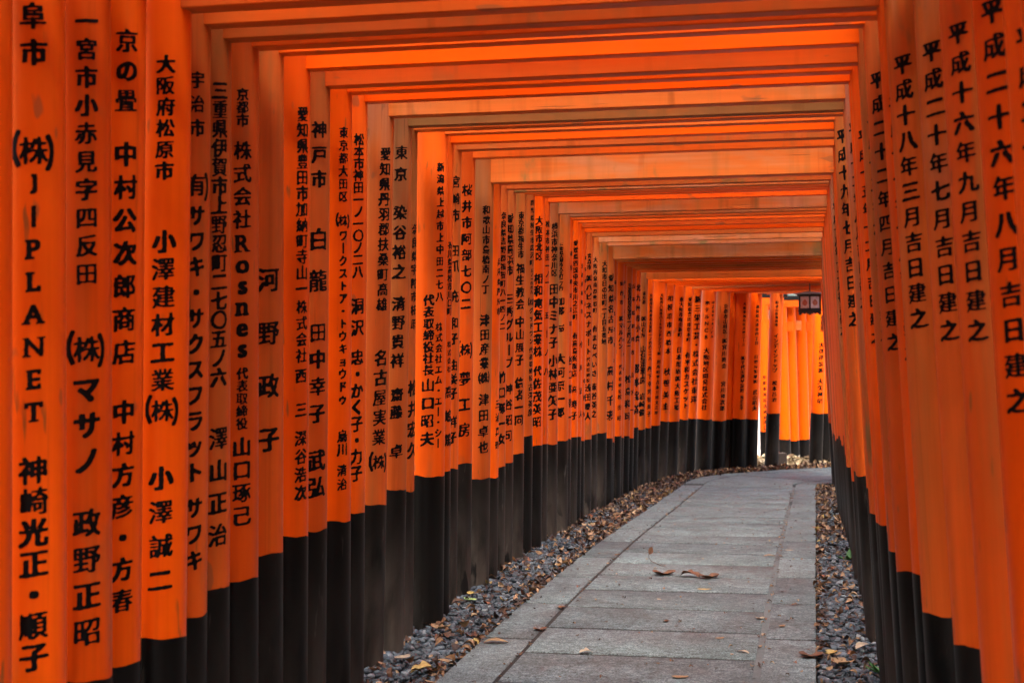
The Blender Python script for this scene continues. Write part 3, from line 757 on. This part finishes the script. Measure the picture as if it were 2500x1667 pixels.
BEAM_GRIME_SHADE = {7: 0., 8: 0., 9: 0., 11: 0., 12: 0., 17: 0., 21: 0., 26: 0., 27: 0., 31: 0., 33: 0., 4: .15, 5: .35, 6: .3, 10: .25, 14: .95, 16: .2, 18: .25, 28: .15, 34: .45, 37: .1, 38: .5, 39: .6, 40: .6, 41: .6, 42: .6, 43: .4, 44: .2, 45: 0., 46: 0., 47: 0.}  # weathered brown; the dark run before the bend is painted shade
RIGHT_GRIME = {4: .04, 5: .0, 8: .3, 9: .3, 16: .5, 18: .3, 36: .3}
BASE_WORN = {0: .2, 1: .2, 2: .2, 3: .25, 4: .15, 5: .4, 6: .5, 7: .3, 8: .45, 9: .3, 10: .55, 11: .25, 12: .5, 13: 1., 14: .95, 15: .9, 16: .15, 17: .15, 18: .8, 19: .9, 20: 1., 21: .5, 22: .9, 23: .85, 24: .9, 25: .15, 26: .2, 27: .7, 28: .95, 29: .9, 30: .6, 31: .7, 32: .2, 33: .2, 34: .9, 35: .9, 36: .8}
BEAM_H = {14: .085, 20: .17, 28: .16, 13: .15, 37: .15, 12: .15, 5: .15, 29: .12}
def ordinal(n):
    return '%d%s' % (n, 'th' if 10 <= n % 100 <= 20 else {1: 'st', 2: 'nd', 3: 'rd'}.get(n % 10, 'th'))

def make_post(gate, x, radius, lean_local, ztop, zb, fade, dirt, segs, phi_local, dist, y=0.0, grime_shade=0.0, worn=None):
    r0, r1 = radius * 1.02, radius * .955
    ra = lambda z: r0 + (r1 - r0) * np.clip(np.asarray(z, float) / ztop, 0, 1)
    zs = np.linspace(zb - .006, ztop, 9)
    seg = 40 if dist < 9 else 28
    post = mesh_obj('post', lathe('post', [(float(ra(z)), z) for z in zs], seg), M['post_paint'], gate, (x, y, 0), (0, lean_local, 0))
    post['fade'] = float(fade); post['dirt'] = float(dirt); post['grime_shade'] = float(grime_shade)
    bme = lathe('base', [(float(ra(z)) + .0008, z) for z in np.linspace(-.25, zb + .003, 6)], seg)
    w1, w2 = rnd.uniform(0, 6.28), rnd.uniform(0, 6.28)
    for vi in range(5 * seg, 6 * seg):                      # hand-painted, so the line wavers
        a_ = 2 * math.pi * (vi - 5 * seg) / seg
        bme.vertices[vi].co.z += .0035 * math.sin(2 * a_ + w1) + .0025 * math.sin(5 * a_ + w2) + rnd.uniform(-.0012, .0012)
    base = mesh_obj('base', bme, M['black'], post)
    base['dirt'] = float(worn if worn is not None else rnd.choice((.1, .25, .5, .8)))
    if segs:
        mesh_obj('inscription', inscription(segs, ra, phi_local, dist), M['ink'], post)
    return post

def beam_mesh(name, L0, L1, d, h, z, bev=.004):
    return box_mesh(name, L0, L1, -d / 2, d / 2, z, z + h, bev, 1)

NG = len(GATES)
ADDED_BEHIND = [(-2.04, 2.95 - .29 * k, .60, 3.0 - .29 * k, 0, 0, .084, .083, .012, .055, .64, 2.545, 0, [], []) for k in range(18)]  # unseen gates added behind the camera to block light from there
for i, (lx, ly, rx, ry, g0, ph, rl, rr, lean, leanr, zb, bz, ang, lsegs, rsegs) in enumerate(GATES + ADDED_BEHIND):
    mx, my = (lx + rx) / 2, (ly + ry) / 2
    W = math.hypot(rx - lx, ry - ly)
    rz = math.atan2(ry - ly, rx - lx)
    pf = POST_FADE.get(i, rnd.uniform(.02, .22)); bf = BEAM_FADE.get(i, rnd.choice((0., .15, .4, .7, 1.))); rf = RIGHT_FADE_SHEEN.get(i, rnd.uniform(.05, .4))
    gate = empty('torii_gate', (mx, my, g0), rz)
    look = ('faded brownish orange' if pf > .6 else 'slightly worn orange' if pf > .28 else 'bright orange')
    blook = ('faded pinkish' if bf > .7 else 'dull orange' if bf > .28 else 'bright vermilion')
    place = '%s torii gate %s' % (ordinal(i + 1), 'from the front' if i < 46 else 'along, at the bend')
    if i >= NG: place, pf, bf, rf = '%s added unseen gate behind the camera' % ordinal(i - NG + 1), .2, .3, .2
    tag(gate, '%s, %s posts, %s tie beam' % (place, look, blook), 'torii gate', 'torii gates lining the paved path')
    bh = BEAM_H.get(i, rnd.uniform(.125, .155)); bd = rnd.uniform(.06, .085)
    ztop = bz + bh + .26
    dist = max(2.5, ly)
    make_post(gate, -W / 2, rl, lean, ztop, zb, pf, min(1, pf * 1.15 + .06), lsegs, R(-90 + ang) - rz, dist, grime_shade=POST_GRIME_SHADE.get(i, 0), worn=BASE_WORN.get(i))
    make_post(gate, W / 2, rr, -leanr, ztop, zb + rnd.uniform(-.02, .05) + (.06 if i < 8 else 0), rf, min(1, rf * .9 + .1), rsegs, R(-90 - 34) - rz, max(2.5, ry), grime_shade=RIGHT_GRIME.get(i, 0))
    xl, xr = -W / 2 + lean * bz, W / 2 - leanr * bz
    tb = mesh_obj('tie_beam', beam_mesh('tie_beam', xl - .20, xr + .20, bd, bh, bz), M['beam_paint'], gate, (0, 0, 0), (0, 0, rnd.uniform(-.006, .006)))
    tb['grime_shade'] = BEAM_GRIME_SHADE.get(i, rnd.choice((0., 0., .15, .35))); tb['fade'] = float(bf); tb['dirt'] = float(min(1, bf * 1.1))
    xl, xr = -W / 2 + lean * ztop, W / 2 - leanr * ztop
    ld = .11 if i >= NG or i == 0 else max(.06, float(np.interp(ly, (4.2, 5.2, 10.5, 14.4, 15.4, 17.2, 17.9, 22), (.34, .30, .38, .44, .85, .85, .45, .5))) * (ly - GATES[i - 1][1]))  # lintel depth shaped for light: narrow lets sky in, wide darkens the tunnel
    li = mesh_obj('lintel', beam_mesh('lintel', xl - .30, xr + .30, ld, .12, ztop - .004, .005), M['beam_paint'], gate)
    li['fade'] = float(bf * .6); li['dirt'] = float(bf)
    lc = mesh_obj('lintel_cap', beam_mesh('lintel_cap', xl - .36, xr + .36, ld + .03, .06, ztop + .1165, .006), M['black'], li)
    lc['dirt'] = .3

def tube(name, pts, r0, r1, seg=6):
    V, F = [], []
    for i, p in enumerate(pts):
        d = Vector(pts[min(i + 1, len(pts) - 1)]) - Vector(pts[max(i - 1, 0)])
        d.normalize()
        u = d.orthogonal().normalized(); w = d.cross(u)
        r_ = r0 + (r1 - r0) * i / (len(pts) - 1)
        V += [tuple(Vector(p) + (u * math.cos(2 * math.pi * k / seg) + w * math.sin(2 * math.pi * k / seg)) * r_) for k in range(seg)]
    for i in range(len(pts) - 1):
        for k in range(seg):
            k2 = (k + 1) % seg
            F.append((i * seg + k, i * seg + k2, (i + 1) * seg + k2, (i + 1) * seg + k))
    return pydata(name, V, F, True)
def rots(n, tilt):
    a = rng.uniform(0, 2 * np.pi, n); b = rng.normal(0, tilt, n); c = rng.normal(0, tilt, n)
    ca, sa, cb, sb, cc, sc = np.cos(a), np.sin(a), np.cos(b), np.sin(b), np.cos(c), np.sin(c)
    Z = np.zeros((n, 3, 3)); Z[:, 0, 0] = ca; Z[:, 0, 1] = -sa; Z[:, 1, 0] = sa; Z[:, 1, 1] = ca; Z[:, 2, 2] = 1
    X = np.zeros((n, 3, 3)); X[:, 0, 0] = 1; X[:, 1, 1] = cb; X[:, 1, 2] = -sb; X[:, 2, 1] = sb; X[:, 2, 2] = cb
    Yy = np.zeros((n, 3, 3)); Yy[:, 1, 1] = 1; Yy[:, 0, 0] = cc; Yy[:, 0, 2] = sc; Yy[:, 2, 0] = -sc; Yy[:, 2, 2] = cc
    return np.einsum('nij,njk,nkl->nil', Z, X, Yy)

# ------------------------------------------------------------------ gates of another row beyond the bend
FAR = [(-.80, 24.6, -.75, .71, 2.41, 'dull orange, first beyond the bend, half hidden by a dark based post', [("京都市南区吉祥院",1.62,.95,.06,0),("川口商事株式会社",.88,.2,.075,0)], .05),
       (-.51, 25.3, -.87, .66, 2.50, 'sunlit orange, second beyond the bend, only a sliver showing', [], 0.),
       (-.37, 25.65, -.90, .64, 2.55, 'sunlit orange, third beyond the bend, pale beam end', [], 0.),
       (-.19, 26.02, -.92, .66, 2.56, 'sunlit orange, fourth beyond the bend, deeper orange beam end', [], 0.),
       (-.06, 26.45, -.95, .66, 2.56, 'sunlit orange, last beyond the bend', [], .02)]
for k, (x, y, z, zb, bz, lab, segs, fade) in enumerate(FAR):
    gate = empty('torii_gate', (x - 1.2, y, z))
    tag(gate, 'distant torii gate, ' + lab, 'torii gate', 'torii gates beyond the bend')
    ztop = bz + .42
    make_post(gate, -1.2, .1, .02, ztop, zb, fade, .2, [], 0, 25)
    make_post(gate, 1.2, .1, -.018, ztop, zb, fade, .2, segs, R(-90), 25)
    tb = mesh_obj('tie_beam', beam_mesh('tie_beam', -1.4, 1.34, .06, .165, bz), M['beam_paint'], gate)
    tb['fade'] = .9 if k == 2 else .2; tb['dirt'] = .1
    li = mesh_obj('lintel', beam_mesh('lintel', -1.5, 1.5, .13, .12, ztop - .004, .005), M['beam_paint'], gate)
    li['fade'] = .2; li['dirt'] = .1
    lc = mesh_obj('lintel_cap', beam_mesh('lintel_cap', -1.56, 1.56, .16, .06, ztop + .1165, .006), M['black'], li)
    lc['dirt'] = .3

# ------------------------------------------------------------------ shrine hall behind
hall = tag(empty('shrine_hall', (-1.5, 31.5, -1.12)), 'white plastered shrine hall with cream eaves and dark green roof', 'building')
mesh_obj('wall', box_mesh('wall', -5, 5, 0, 5, -.3, 3.25), M['plaster'], hall)
for z0, z1, mt in ((2.82, 3.02, 'brown_timber'), (3.30, 3.44, 'cream')):
    mesh_obj('beam', box_mesh('beam', -5.1, 5.1, -.08, .08, z0, z1, .006), M[mt], hall)
for x in np.arange(-4.9, 5.0, 1.4):
    po = mesh_obj('post', lathe('hall_post', [(.11, -.3), (.11, 3.3)], 20), M['post_paint'], hall, (float(x), -.11, 0))
    po['fade'] = .2; po['dirt'] = .1
rafter = box_mesh('rafter', -.045, .045, -1.15, .05, 0, .085, .004)
for x in np.arange(-5.3, 5.35, .24):
    mesh_obj('rafter', rafter, M['cream'], hall, (float(x), 0, 3.52), (R(9), 0, 0))
V, F = [], []
for j, (yy, zz) in enumerate(((-1.25, 3.48), (-.4, 3.72), (.8, 4.35), (2.5, 5.6), (4.2, 4.35), (5.4, 3.72), (6.2, 3.48))):
    V += [(-5.6, yy, zz), (5.6, yy, zz), (-5.6, yy, zz + .11), (5.6, yy, zz + .11)]
for j in range(6):
    a, b = 4 * j, 4 * j + 4
    F += [(a, b, b + 1, a + 1), (a + 2, a + 3, b + 3, b + 2), (a, a + 2, b + 2, b), (a + 1, b + 1, b + 3, a + 3)]
F += [(0, 1, 3, 2), (24, 26, 27, 25)]
roof = mesh_obj('roof', pydata('roof', V, F), M['copper_roof'], hall)
mesh_obj('ridge', box_mesh('ridge', -5.7, 5.7, 2.3, 2.7, 5.6, 5.95, .03), M['copper_roof'], roof)

# ------------------------------------------------------------------ unseen broadleaf trees added to shade the far row of gates
def shade_tree(x, y, h, cr, lab, seed):
    q = np.random.default_rng(seed)
    z0 = zg(y) - .1
    root = tag(empty('shade_tree', (x, y, z0)), lab, 'shade_tree', 'unseen trees shading the bend')
    pts = [(0, 0, 0), (.05, .02, h * .2), (-.06, .08, h * .42), (.05, .02, h * .62), (.12, -.05, h * .85)]
    trunk = mesh_obj('trunk', tube('trunk', pts, .2, .05, 10), M['bark'], root)
    for k in range(9):
        a = k * 2.4 + seed; zb_ = h * (.42 + .05 * k); L = cr * (.95 - .06 * k)
        mesh_obj('limb', tube('limb', [(0, 0, zb_), (math.cos(a) * L * .45, math.sin(a) * L * .45, zb_ + L * .22), (math.cos(a) * L, math.sin(a) * L, zb_ + L * .34)], .06, .015, 6), M['bark'], trunk)
    nc, per = 46, 130
    d = q.normal(size=(nc, 3)); d /= np.linalg.norm(d, axis=1)[:, None]
    cen = d * (q.random((nc, 1)) ** .45) * np.array([cr, cr, cr * .62]) + np.array([0, 0, h * .74])
    p = (cen[:, None, :] + q.normal(0, .34, (nc, per, 3)) * np.array([1, 1, .7])).reshape(-1, 3)
    n = len(p)
    base = np.array([(-.5, 0, 0), (0, -.22, .05), (.5, 0, 0), (0, .22, .05)])
    rt = rots(n, .7); s = q.uniform(.16, .28, n)
    V = np.einsum('nij,nkj->nki', rt, base[None] * s[:, None, None]) + p[:, None, :]
    mesh_obj('crown', raw_mesh('crown', V.reshape(-1, 3), np.arange(4 * n), np.full(n, 4)), M['foliage'], root)

# ------------------------------------------------------------------ hanging lantern at the bend
lz = 1.86
lan = tag(empty('hanging_lantern', (-.06, 19.13, lz), R(30)), 'black framed hanging lantern with white panels at end of tunnel', 'lantern')
lan.scale = (1.1, 1.1, .8)
HEX = [(math.cos(R(60 * k)), math.sin(R(60 * k))) for k in range(6)]
def hex_prism(name, pr, cap=True):
    V, F = [], []
    for r_, z in pr: V += [(r_ * c, r_ * s, z) for c, s in HEX]
    for j in range(len(pr) - 1):
        for k in range(6):
            k2 = (k + 1) % 6
            F.append((6 * j + k, 6 * j + k2, 6 * j + 6 + k2, 6 * j + 6 + k))
    F.append(tuple(reversed(range(6)))); F.append(tuple(range(6 * len(pr) - 6, 6 * len(pr))))
    return pydata(name, V, F)
mesh_obj('tray', hex_prism('tray', [(.12, -.02), (.155, -.005), (.155, .015), (.135, .03)]), M['iron'], lan)
rf = mesh_obj('roof', hex_prism('lantern_roof', [(.185, .268), (.205, .275), (.2, .285), (.09, .305), (.03, .312)]), M['lantern_roof'], lan)
mesh_obj('eave_rim', hex_prism('eave_rim', [(.165, .242), (.175, .267)]), M['iron'], rf)
mesh_obj('hanging_rod', lathe('hanging_rod', [(.008, .305), (.008, .5)], 10), M['iron'], lan)
for k in range(6):
    c, s = HEX[k]
    mesh_obj('corner_post', box_mesh('corner_post', -.009, .009, -.009, .009, .025, .248, .002), M['iron'], lan, (.137 * c, .137 * s, 0), (0, 0, R(60 * k)))
    mesh_obj('foot', box_mesh('foot', -.012, .012, -.012, .012, -.06, -.012, .003), M['iron'], lan, (.13 * c, .13 * s, 0), (0, 0, R(60 * k)))
    a = R(60 * k + 30); ap = .137 * math.cos(R(30)) - .004
    pn = mesh_obj('panel', box_mesh('panel', -.002, .002, -.062, .062, .045, .235), M['paper'], lan, (ap * math.cos(a), ap * math.sin(a), 0), (0, 0, a))
    me = pydata('motif', [(.0035, .034 * math.sin(q) * (1 if math.cos(q) < .2 else .75), .135 + .05 * math.cos(q)) for q in np.linspace(0, 2 * math.pi, 18, endpoint=False)], [tuple(range(18))])
    mesh_obj('motif', me, M['motif'], pn)
    for zz in (.035, .238):
        mesh_obj('rail', box_mesh('rail', -.007, .007, -.066, .066, zz - .007, zz + .007, .001), M['iron'], lan, (ap * math.cos(a), ap * math.sin(a), 0), (0, 0, a))
    # scalloped apron under the tray
    V = [(0, -.07, -.004), (0, .07, -.004)] + [(0, .07 - .14 * q, -.025 - .02 * abs(math.sin(q * math.pi * 3))) for q in np.linspace(0, 1, 13)]
    V = V + [(v[0] - .006, v[1], v[2]) for v in V]
    n = len(V) // 2
    Fs = [tuple(range(n)), tuple(reversed(range(n, 2 * n)))] + [(q, (q + 1) % n, n + (q + 1) % n, n + q) for q in range(n)]
    mesh_obj('apron', pydata('apron', V, Fs), M['iron'], lan, ((ap + .012) * math.cos(a), (ap + .012) * math.sin(a), 0), (0, 0, a))

shade_tree(-4.6, 23.2, 8.5, 3.0, 'unseen broadleaf canopy added for shade, left of the far gates', 3)
shade_tree(2.1, 24.3, 9.0, 3.3, 'unseen broadleaf canopy added for shade, right of the far gates', 5)
shade_tree(-2.4, 28.6, 9.5, 3.2, 'unseen broadleaf canopy added for shade, between far gates and shrine hall', 8)
shade_tree(-1.75, 23.3, 8.0, 2.6, 'slim unseen broadleaf canopy added for shade, behind the bend', 12)

# ------------------------------------------------------------------ cut stump beside the bend
me = box_mesh('stump_block', -.075, .075, -.075, .075, -.1, .22, .012, 2)
stump = tag(mesh_obj('post_stump', me, M['stump'], None, (-.52, 22.35, zg(22.35) - .03), (0, 0, R(18))), 'short square cut timber stump standing between two black post bases', 'stump')

# ------------------------------------------------------------------ pebbles
def ico(sub):
    bm = bmesh.new(); bmesh.ops.create_icosphere(bm, subdivisions=sub, radius=1.0)
    v = np.array([x.co[:] for x in bm.verts]); f = np.array([[q.index for q in p.verts] for p in bm.faces]); bm.free()
    return v, f
def scatter(name, base, pos, scl, rot, mat, smooth=True):
    """joined copies of a small closed shape; rot = 3x3 per copy"""
    bv, bf = base
    n = len(pos)
    V = np.einsum('nij,nkj->nki', rot, bv[None] * scl[:, None, :]) + pos[:, None, :]
    lv = (bf[None] + (np.arange(n) * len(bv))[:, None, None]).ravel()
    return raw_mesh(name, V.reshape(-1, 3), lv, np.full(n * len(bf), bf.shape[1]), smooth)
ZG = lambda y: np.interp(y, PROFILE[:, 0], PROFILE[:, 1])
def pebble_bed(name, label, x0, x1, y0, y1, dens, sub, top):
    n = int((x1 - x0) * (y1 - y0) * dens)
    x = rng.uniform(x0, x1, n); y = rng.uniform(y0, y1, n)
    s = rng.uniform(.011, .0215, n) * np.where(rng.random(n) < .06, 1.35, 1)
    scl = np.stack([s * rng.uniform(1.0, 1.45, n), s, s * rng.uniform(.5, .8, n)], 1)
    lay = rng.random(n)
    z = ZG(y) - .045 + lay * (top + .045) - scl[:, 2] * .6
    return scatter(name, ico(sub), np.stack([x, y, z], 1), scl, rots(n, .35), M['pebble'])
def add_bed(name, label, *a):
    tag(mesh_obj(name, pebble_bed(name, label, *a), M['pebble']), label, 'gravel', kind='stuff')
add_bed('pebble_bed', 'dark river pebbles under the left posts, near part', -2.42, -1.672, 5.6, 10.0, 2300, 2, -.004)
add_bed('pebble_bed', 'dark river pebbles under the left posts, far part', -2.42, -1.675, 10.0, 20.0, 2000, 1, -.004)
add_bed('pebble_bed', 'dark river pebbles under the right posts, near part', .008, .55, 5.6, 10.0, 2300, 2, -.004)
add_bed('pebble_bed', 'dark river pebbles under the right posts, far part', .008, .55, 10.0, 18.8, 2000, 1, -.004)
add_bed('pebble_bed', 'dark river pebbles beside the path close to the camera', -2.42, -1.675, 2.2, 5.6, 700, 1, -.004)
add_bed('pebble_bed', 'dark river pebbles beside the path at the right, close to the camera', .01, .75, 2.2, 5.6, 700, 1, -.004)

# ------------------------------------------------------------------ fallen leaves
def leaf_shape(L=1.0, wid=.36, curl=.25, cup=.25, lobes=0, nu=9, seed=0):
    """curled leaf with midrib; returns verts, quads (double-sided sheet with a stalk)"""
    q = random.Random(seed)
    V, F = [], []
    for i in range(nu):
        t_ = i / (nu - 1)
        w = wid * math.sin(math.pi * min(1, t_ * .96 + .02)) ** .75 * (1 - .25 * t_)
        if lobes: w *= 1 + .38 * math.sin(t_ * math.pi * lobes * 2)
        for j in (-1, -.5, 0, .5, 1):
            ww = w * (1 + q.uniform(-.08, .08))
            V.append(((t_ - .5) * L, ww * j * L, L * (curl * (4 * (t_ - .5) ** 2 - .5) * (1 + .3 * j) + cup * j * j * w / wid * .6 + q.uniform(-.012, .012))))
    for i in range(nu - 1):
        for j in range(4):
            F.append((i * 5 + j, i * 5 + j + 1, i * 5 + j + 6, i * 5 + j + 5))
    b = len(V)
    V += [(.49 * L, -.012 * L, 0), (.49 * L, .012 * L, 0), (.72 * L, .012 * L, .05 * L), (.72 * L, -.012 * L, .05 * L)]
    F.append((b, b + 1, b + 2, b + 3))
    V = np.array(V); V[:, 2] -= V[:, 2].min()
    return V, np.array(F)
def leaf_litter(name, label, pts, size, mat, tilt=.3, lift=.0, smooth=True):
    base = [leaf_shape(1, w, c, k, lb, 5, s) for s, (w, c, k, lb) in enumerate([(.33, .22, .3, 0), (.26, -.25, .35, 0), (.42, .3, -.2, 0), (.36, .25, .25, 1.5), (.3, -.3, .5, 0)])]
    V, L, T, off = [], [], [], 0
    for q, bs in enumerate(base):
        p = pts[q::len(base)]
        n = len(p)
        if not n: continue
        s = rng.uniform(*size, n)
        rt = rots(n, tilt)
        vv = np.einsum('nij,nkj->nki', rt, bs[0][None] * s[:, None, None]) + p[:, None, :]
        V.append(vv.reshape(-1, 3)); L.append((bs[1][None] + (off + np.arange(n) * len(bs[0]))[:, None, None]).ravel()); T += [4] * (n * len(bs[1])); off += n * len(bs[0])
    tag(mesh_obj(name, raw_mesh(name, np.concatenate(V), np.concatenate(L), T, smooth), mat), label, 'leaves', kind='stuff')
def strip_pts(n, xa, xb, ya, yb, bias=None, ypow=1.0, dz=0.0):
    u = rng.random(n)
    if bias is not None: u = u ** bias
    y = ya + (yb - ya) * rng.random(n) ** ypow
    x = xa + (xb - xa) * u
    return np.stack([x, y, ZG(y) + dz + rng.uniform(-.012, .008, n)], 1)
leaf_litter('leaf_litter', 'dry brown leaves lying on the left pebbles', strip_pts(560, -1.66, -2.25, 5.7, 12.5, 2.1), (.03, .065), M['leaf'], .35)
leaf_litter('leaf_litter', 'thick orange brown leaves on the far left pebbles', strip_pts(1500, -1.67, -2.25, 11.5, 20.6, 1.2, .8), (.03, .07), M['leaf'], .35)
leaf_litter('leaf_litter', 'dry leaves lying on the right pebbles', strip_pts(420, .0, .4, 5.8, 13, 1.6), (.025, .06), M['leaf'], .35)
leaf_litter('leaf_litter', 'dark brown leaves on the far right pebbles', strip_pts(700, .0, .36, 12, 18.7, 1.0), (.03, .07), M['leaf'], .35)
n = 900
a = rng.random(n)
bx = np.interp(a, np.linspace(0, 1, 8), [-1.95, -1.75, -1.5, -1.25, -.9, -.4, .1, .6]); by = np.interp(a, np.linspace(0, 1, 8), [19.0, 19.9, 20.5, 20.95, 21.3, 21.75, 22.2, 22.6])
bx += rng.normal(0, .1, n); by += rng.normal(0, .1, n)
leaf_litter('leaf_litter', 'brown leaves heaped along post bases at the bend', np.stack([bx, by, ZG(by) + rng.uniform(-.01, .03, n)], 1), (.04, .08), M['leaf'], .5)
n = 2600
by = rng.uniform(22.3, 24.4, n); bx = rng.uniform(-3.5, 2.5, n)
leaf_litter('leaf_litter', 'pale dry leaves covering the bank behind the bend', np.stack([bx, by, ZG(by) + rng.uniform(-.03, .05, n)], 1), (.06, .13), M['leaf_bank'], .6)
# crumbs of leaf and bark on the paving
n = 420
cy = 5.8 + 13 * rng.random(n) ** 1.1; cx = rng.uniform(-1.62, -.03, n)
leaf_litter('leaf_crumbs', 'small scraps of leaf scattered on the paving', np.stack([cx, cy, ZG(cy) + .004], 1), (.008, .026), M['leaf'], .12)
n = 260
cy = 5.8 + 12 * rng.random(n); cx = np.where(rng.random(n) < .5, JL1 - .01, JR0 + .017) + rng.normal(0, .012, n)
leaf_litter('leaf_crumbs', 'leaf scraps caught in the long paving joints', np.stack([cx, cy, ZG(cy) + .001], 1), (.01, .03), M['leaf'], .12)

# single leaves one can pick out
SINGLE = [
 (-.97, 9.43, .17, 20, 'leaf_brown', 3, 'dark curled brown leaf, left of the pair on the paving'),
 (-.80, 9.36, .16, 160, 'leaf_brown', 4, 'large dark brown leaf mid path, left half of a curled pair'),
 (-.67, 9.33, .16, 35, 'leaf_brown', 5, 'large curled dark leaf mid path, right half of pair'),
 (-.67, 8.86, .11, 8, 'leaf_yellow', 0, 'flat yellowish leaf just in front of the big curled leaves'),
 (-.33, 10.52, .12, 10, 'leaf_tan', 1, 'tan leaf lying by the right paving joint, farthest single leaf'),
 (-.18, 7.73, .065, 60, 'leaf_tan', 2, 'small tan leaf on the right edge slab'),
 (-.30, 7.91, .07, 30, 'leaf_pale', 3, 'small pale leaf just left of the right paving joint'),
 (-.27, 7.50, .06, 100, 'leaf_pale', 0, 'pale leaf lying in the right paving joint'),
 (-.35, 7.05, .09, 150, 'leaf_pale', 1, 'pale narrow leaf on the near paving, right of centre'),
 (-.60, 6.48, .10, 5, 'leaf_tan', 2, 'tan leaf at the bottom edge of the paving'),
 (-.79, 7.75, .06, 70, 'leaf_brown', 3, 'small crumpled dark leaf left of the path centre'),
 (-.12, 8.37, .06, 20, 'leaf_brown', 4, 'small dark leaf at a joint of the right edge slabs'),
 (-.20, 10.92, .09, 170, 'leaf_pale', 0, 'pale leaf on a far right edge slab'),
 (-.03, 7.00, .13, 10, 'leaf_brown', 3, 'big brown leaf overhanging the right paving edge'),
 (.06, 7.06, .10, 75, 'leaf_yellow', 5, 'big yellow leaf on the right pebbles'),
 (.11, 6.86, .13, 130, 'leaf_tan', 3, 'big fan shaped tan leaf on the right pebbles near the bottom'),
 (.22, 7.26, .14, 55, 'leaf_pale', 1, 'long pale curled leaf leaning on the right posts'),
 (-.48, 7.36, .07, 40, 'leaf_tan', 2, 'small tan leaf between two near paving joints'),
 (-.90, 8.45, .06, 120, 'leaf_pale', 0, 'small pale leaf left of centre in front of the big leaves'),
 (-1.57, 7.07, .14, 10, 'leaf_tan', 1, 'long tan leaf lying on the left edge slab'),
 (-1.09, 6.91, .09, 25, 'leaf_pale', 4, 'pale leaf lying across a near paving joint, left of centre'),
 (-1.41, 7.42, .10, 30, 'leaf_brown', 3, 'brown leaf stuck in the left paving joint, nearer one'),
 (-1.41, 8.05, .09, 80, 'leaf_brown', 5, 'dark leaf standing in the left paving joint, farther one'),
 (-1.98, 8.24, .12, 140, 'leaf_green', 0, 'pale green leaf on the left pebbles'),
 (-1.93, 6.65, .11, 60, 'leaf_pale', 2, 'pale round leaf on the left pebbles beside a black post'),
 (-1.93, 7.36, .13, 150, 'leaf_tan', 3, 'long tan leaf on the left pebbles below the thick post'),
 (-1.72, 6.57, .13, 170, 'leaf_tan', 1, 'tan leaf at the left paving edge near the bottom'),
 (-1.75, 6.38, .14, 35, 'leaf_yellow', 4, 'yellow brown leaf at the left paving edge, nearest the bottom'),
]
SHAPES = [leaf_shape(1, .30, .05, .06, 0, 11, 21), leaf_shape(1, .24, -.08, .12, 0, 11, 22), leaf_shape(1, .40, .07, .1, 0, 11, 23),
          leaf_shape(1, .42, .16, .22, 1.5, 13, 24), leaf_shape(1, .36, -.16, .2, 2, 13, 25), leaf_shape(1, .40, .13, .25, 1.5, 13, 26)]
for x, y, s, a, m, k, lab in SINGLE:
    v, f = SHAPES[k]
    s *= .75 if PL < x < PR and s < .13 else .9
    me = pydata('fallen_leaf', v * s, [tuple(int(z) for z in q) for q in f], True)
    dz = .001 if PL < x < PR + .02 else .004
    tag(mesh_obj('fallen_leaf', me, M[m], None, (x, y, zg(y) + dz), (0, 0, R(a))), lab, 'leaf', 'single fallen leaves')

# dry twig with one leaf still standing on it
tw = tag(empty('dry_twig', (-1.14, 10.05, zg(10.05))), 'thin dry twig with one upright dark leaf on the paving', 'twig')
mesh_obj('stem', tube('stem', [(.16, -.27, .004), (.09, -.15, .006), (.02, -.02, .012), (0, 0, .035), (.0, .01, .06), (.015, .01, .075)], .0035, .002), M['twig'], tw)
v, f = SHAPES[2]
mesh_obj('leaf', pydata('twig_leaf', v * .055, [tuple(int(z) for z in q) for q in f], True), M['leaf_brown'], tw, (.015, .012, .08), (R(70), R(-70), 0))

# small weed tuft among the right pebbles
def weed(loc, lab, n, s):
    e = tag(empty('weed', loc), lab, 'weed')
    for k in range(n):
        a, ln = rnd.uniform(0, 6.28), s * rnd.uniform(.6, 1.1)
        v, f = leaf_shape(1, .3, .15, .15, 0, 6, 60 + k)
        v = v * ln; v[:, 0] += ln * .6
        mesh_obj('leaf', pydata('weed_leaf', v, [tuple(int(z) for z in q) for q in f], True), M['weed'], e, (0, 0, .0), (rnd.uniform(-.3, .3), -rnd.uniform(.3, .9), a))
weed((.22, 10.4, zg(10.4) - .01), 'green weed tuft among the right pebbles, farther one', 10, .09)
weed((.27, 6.75, -.01), 'small green weed tuft at the foot of right posts, nearest the camera', 9, .07)
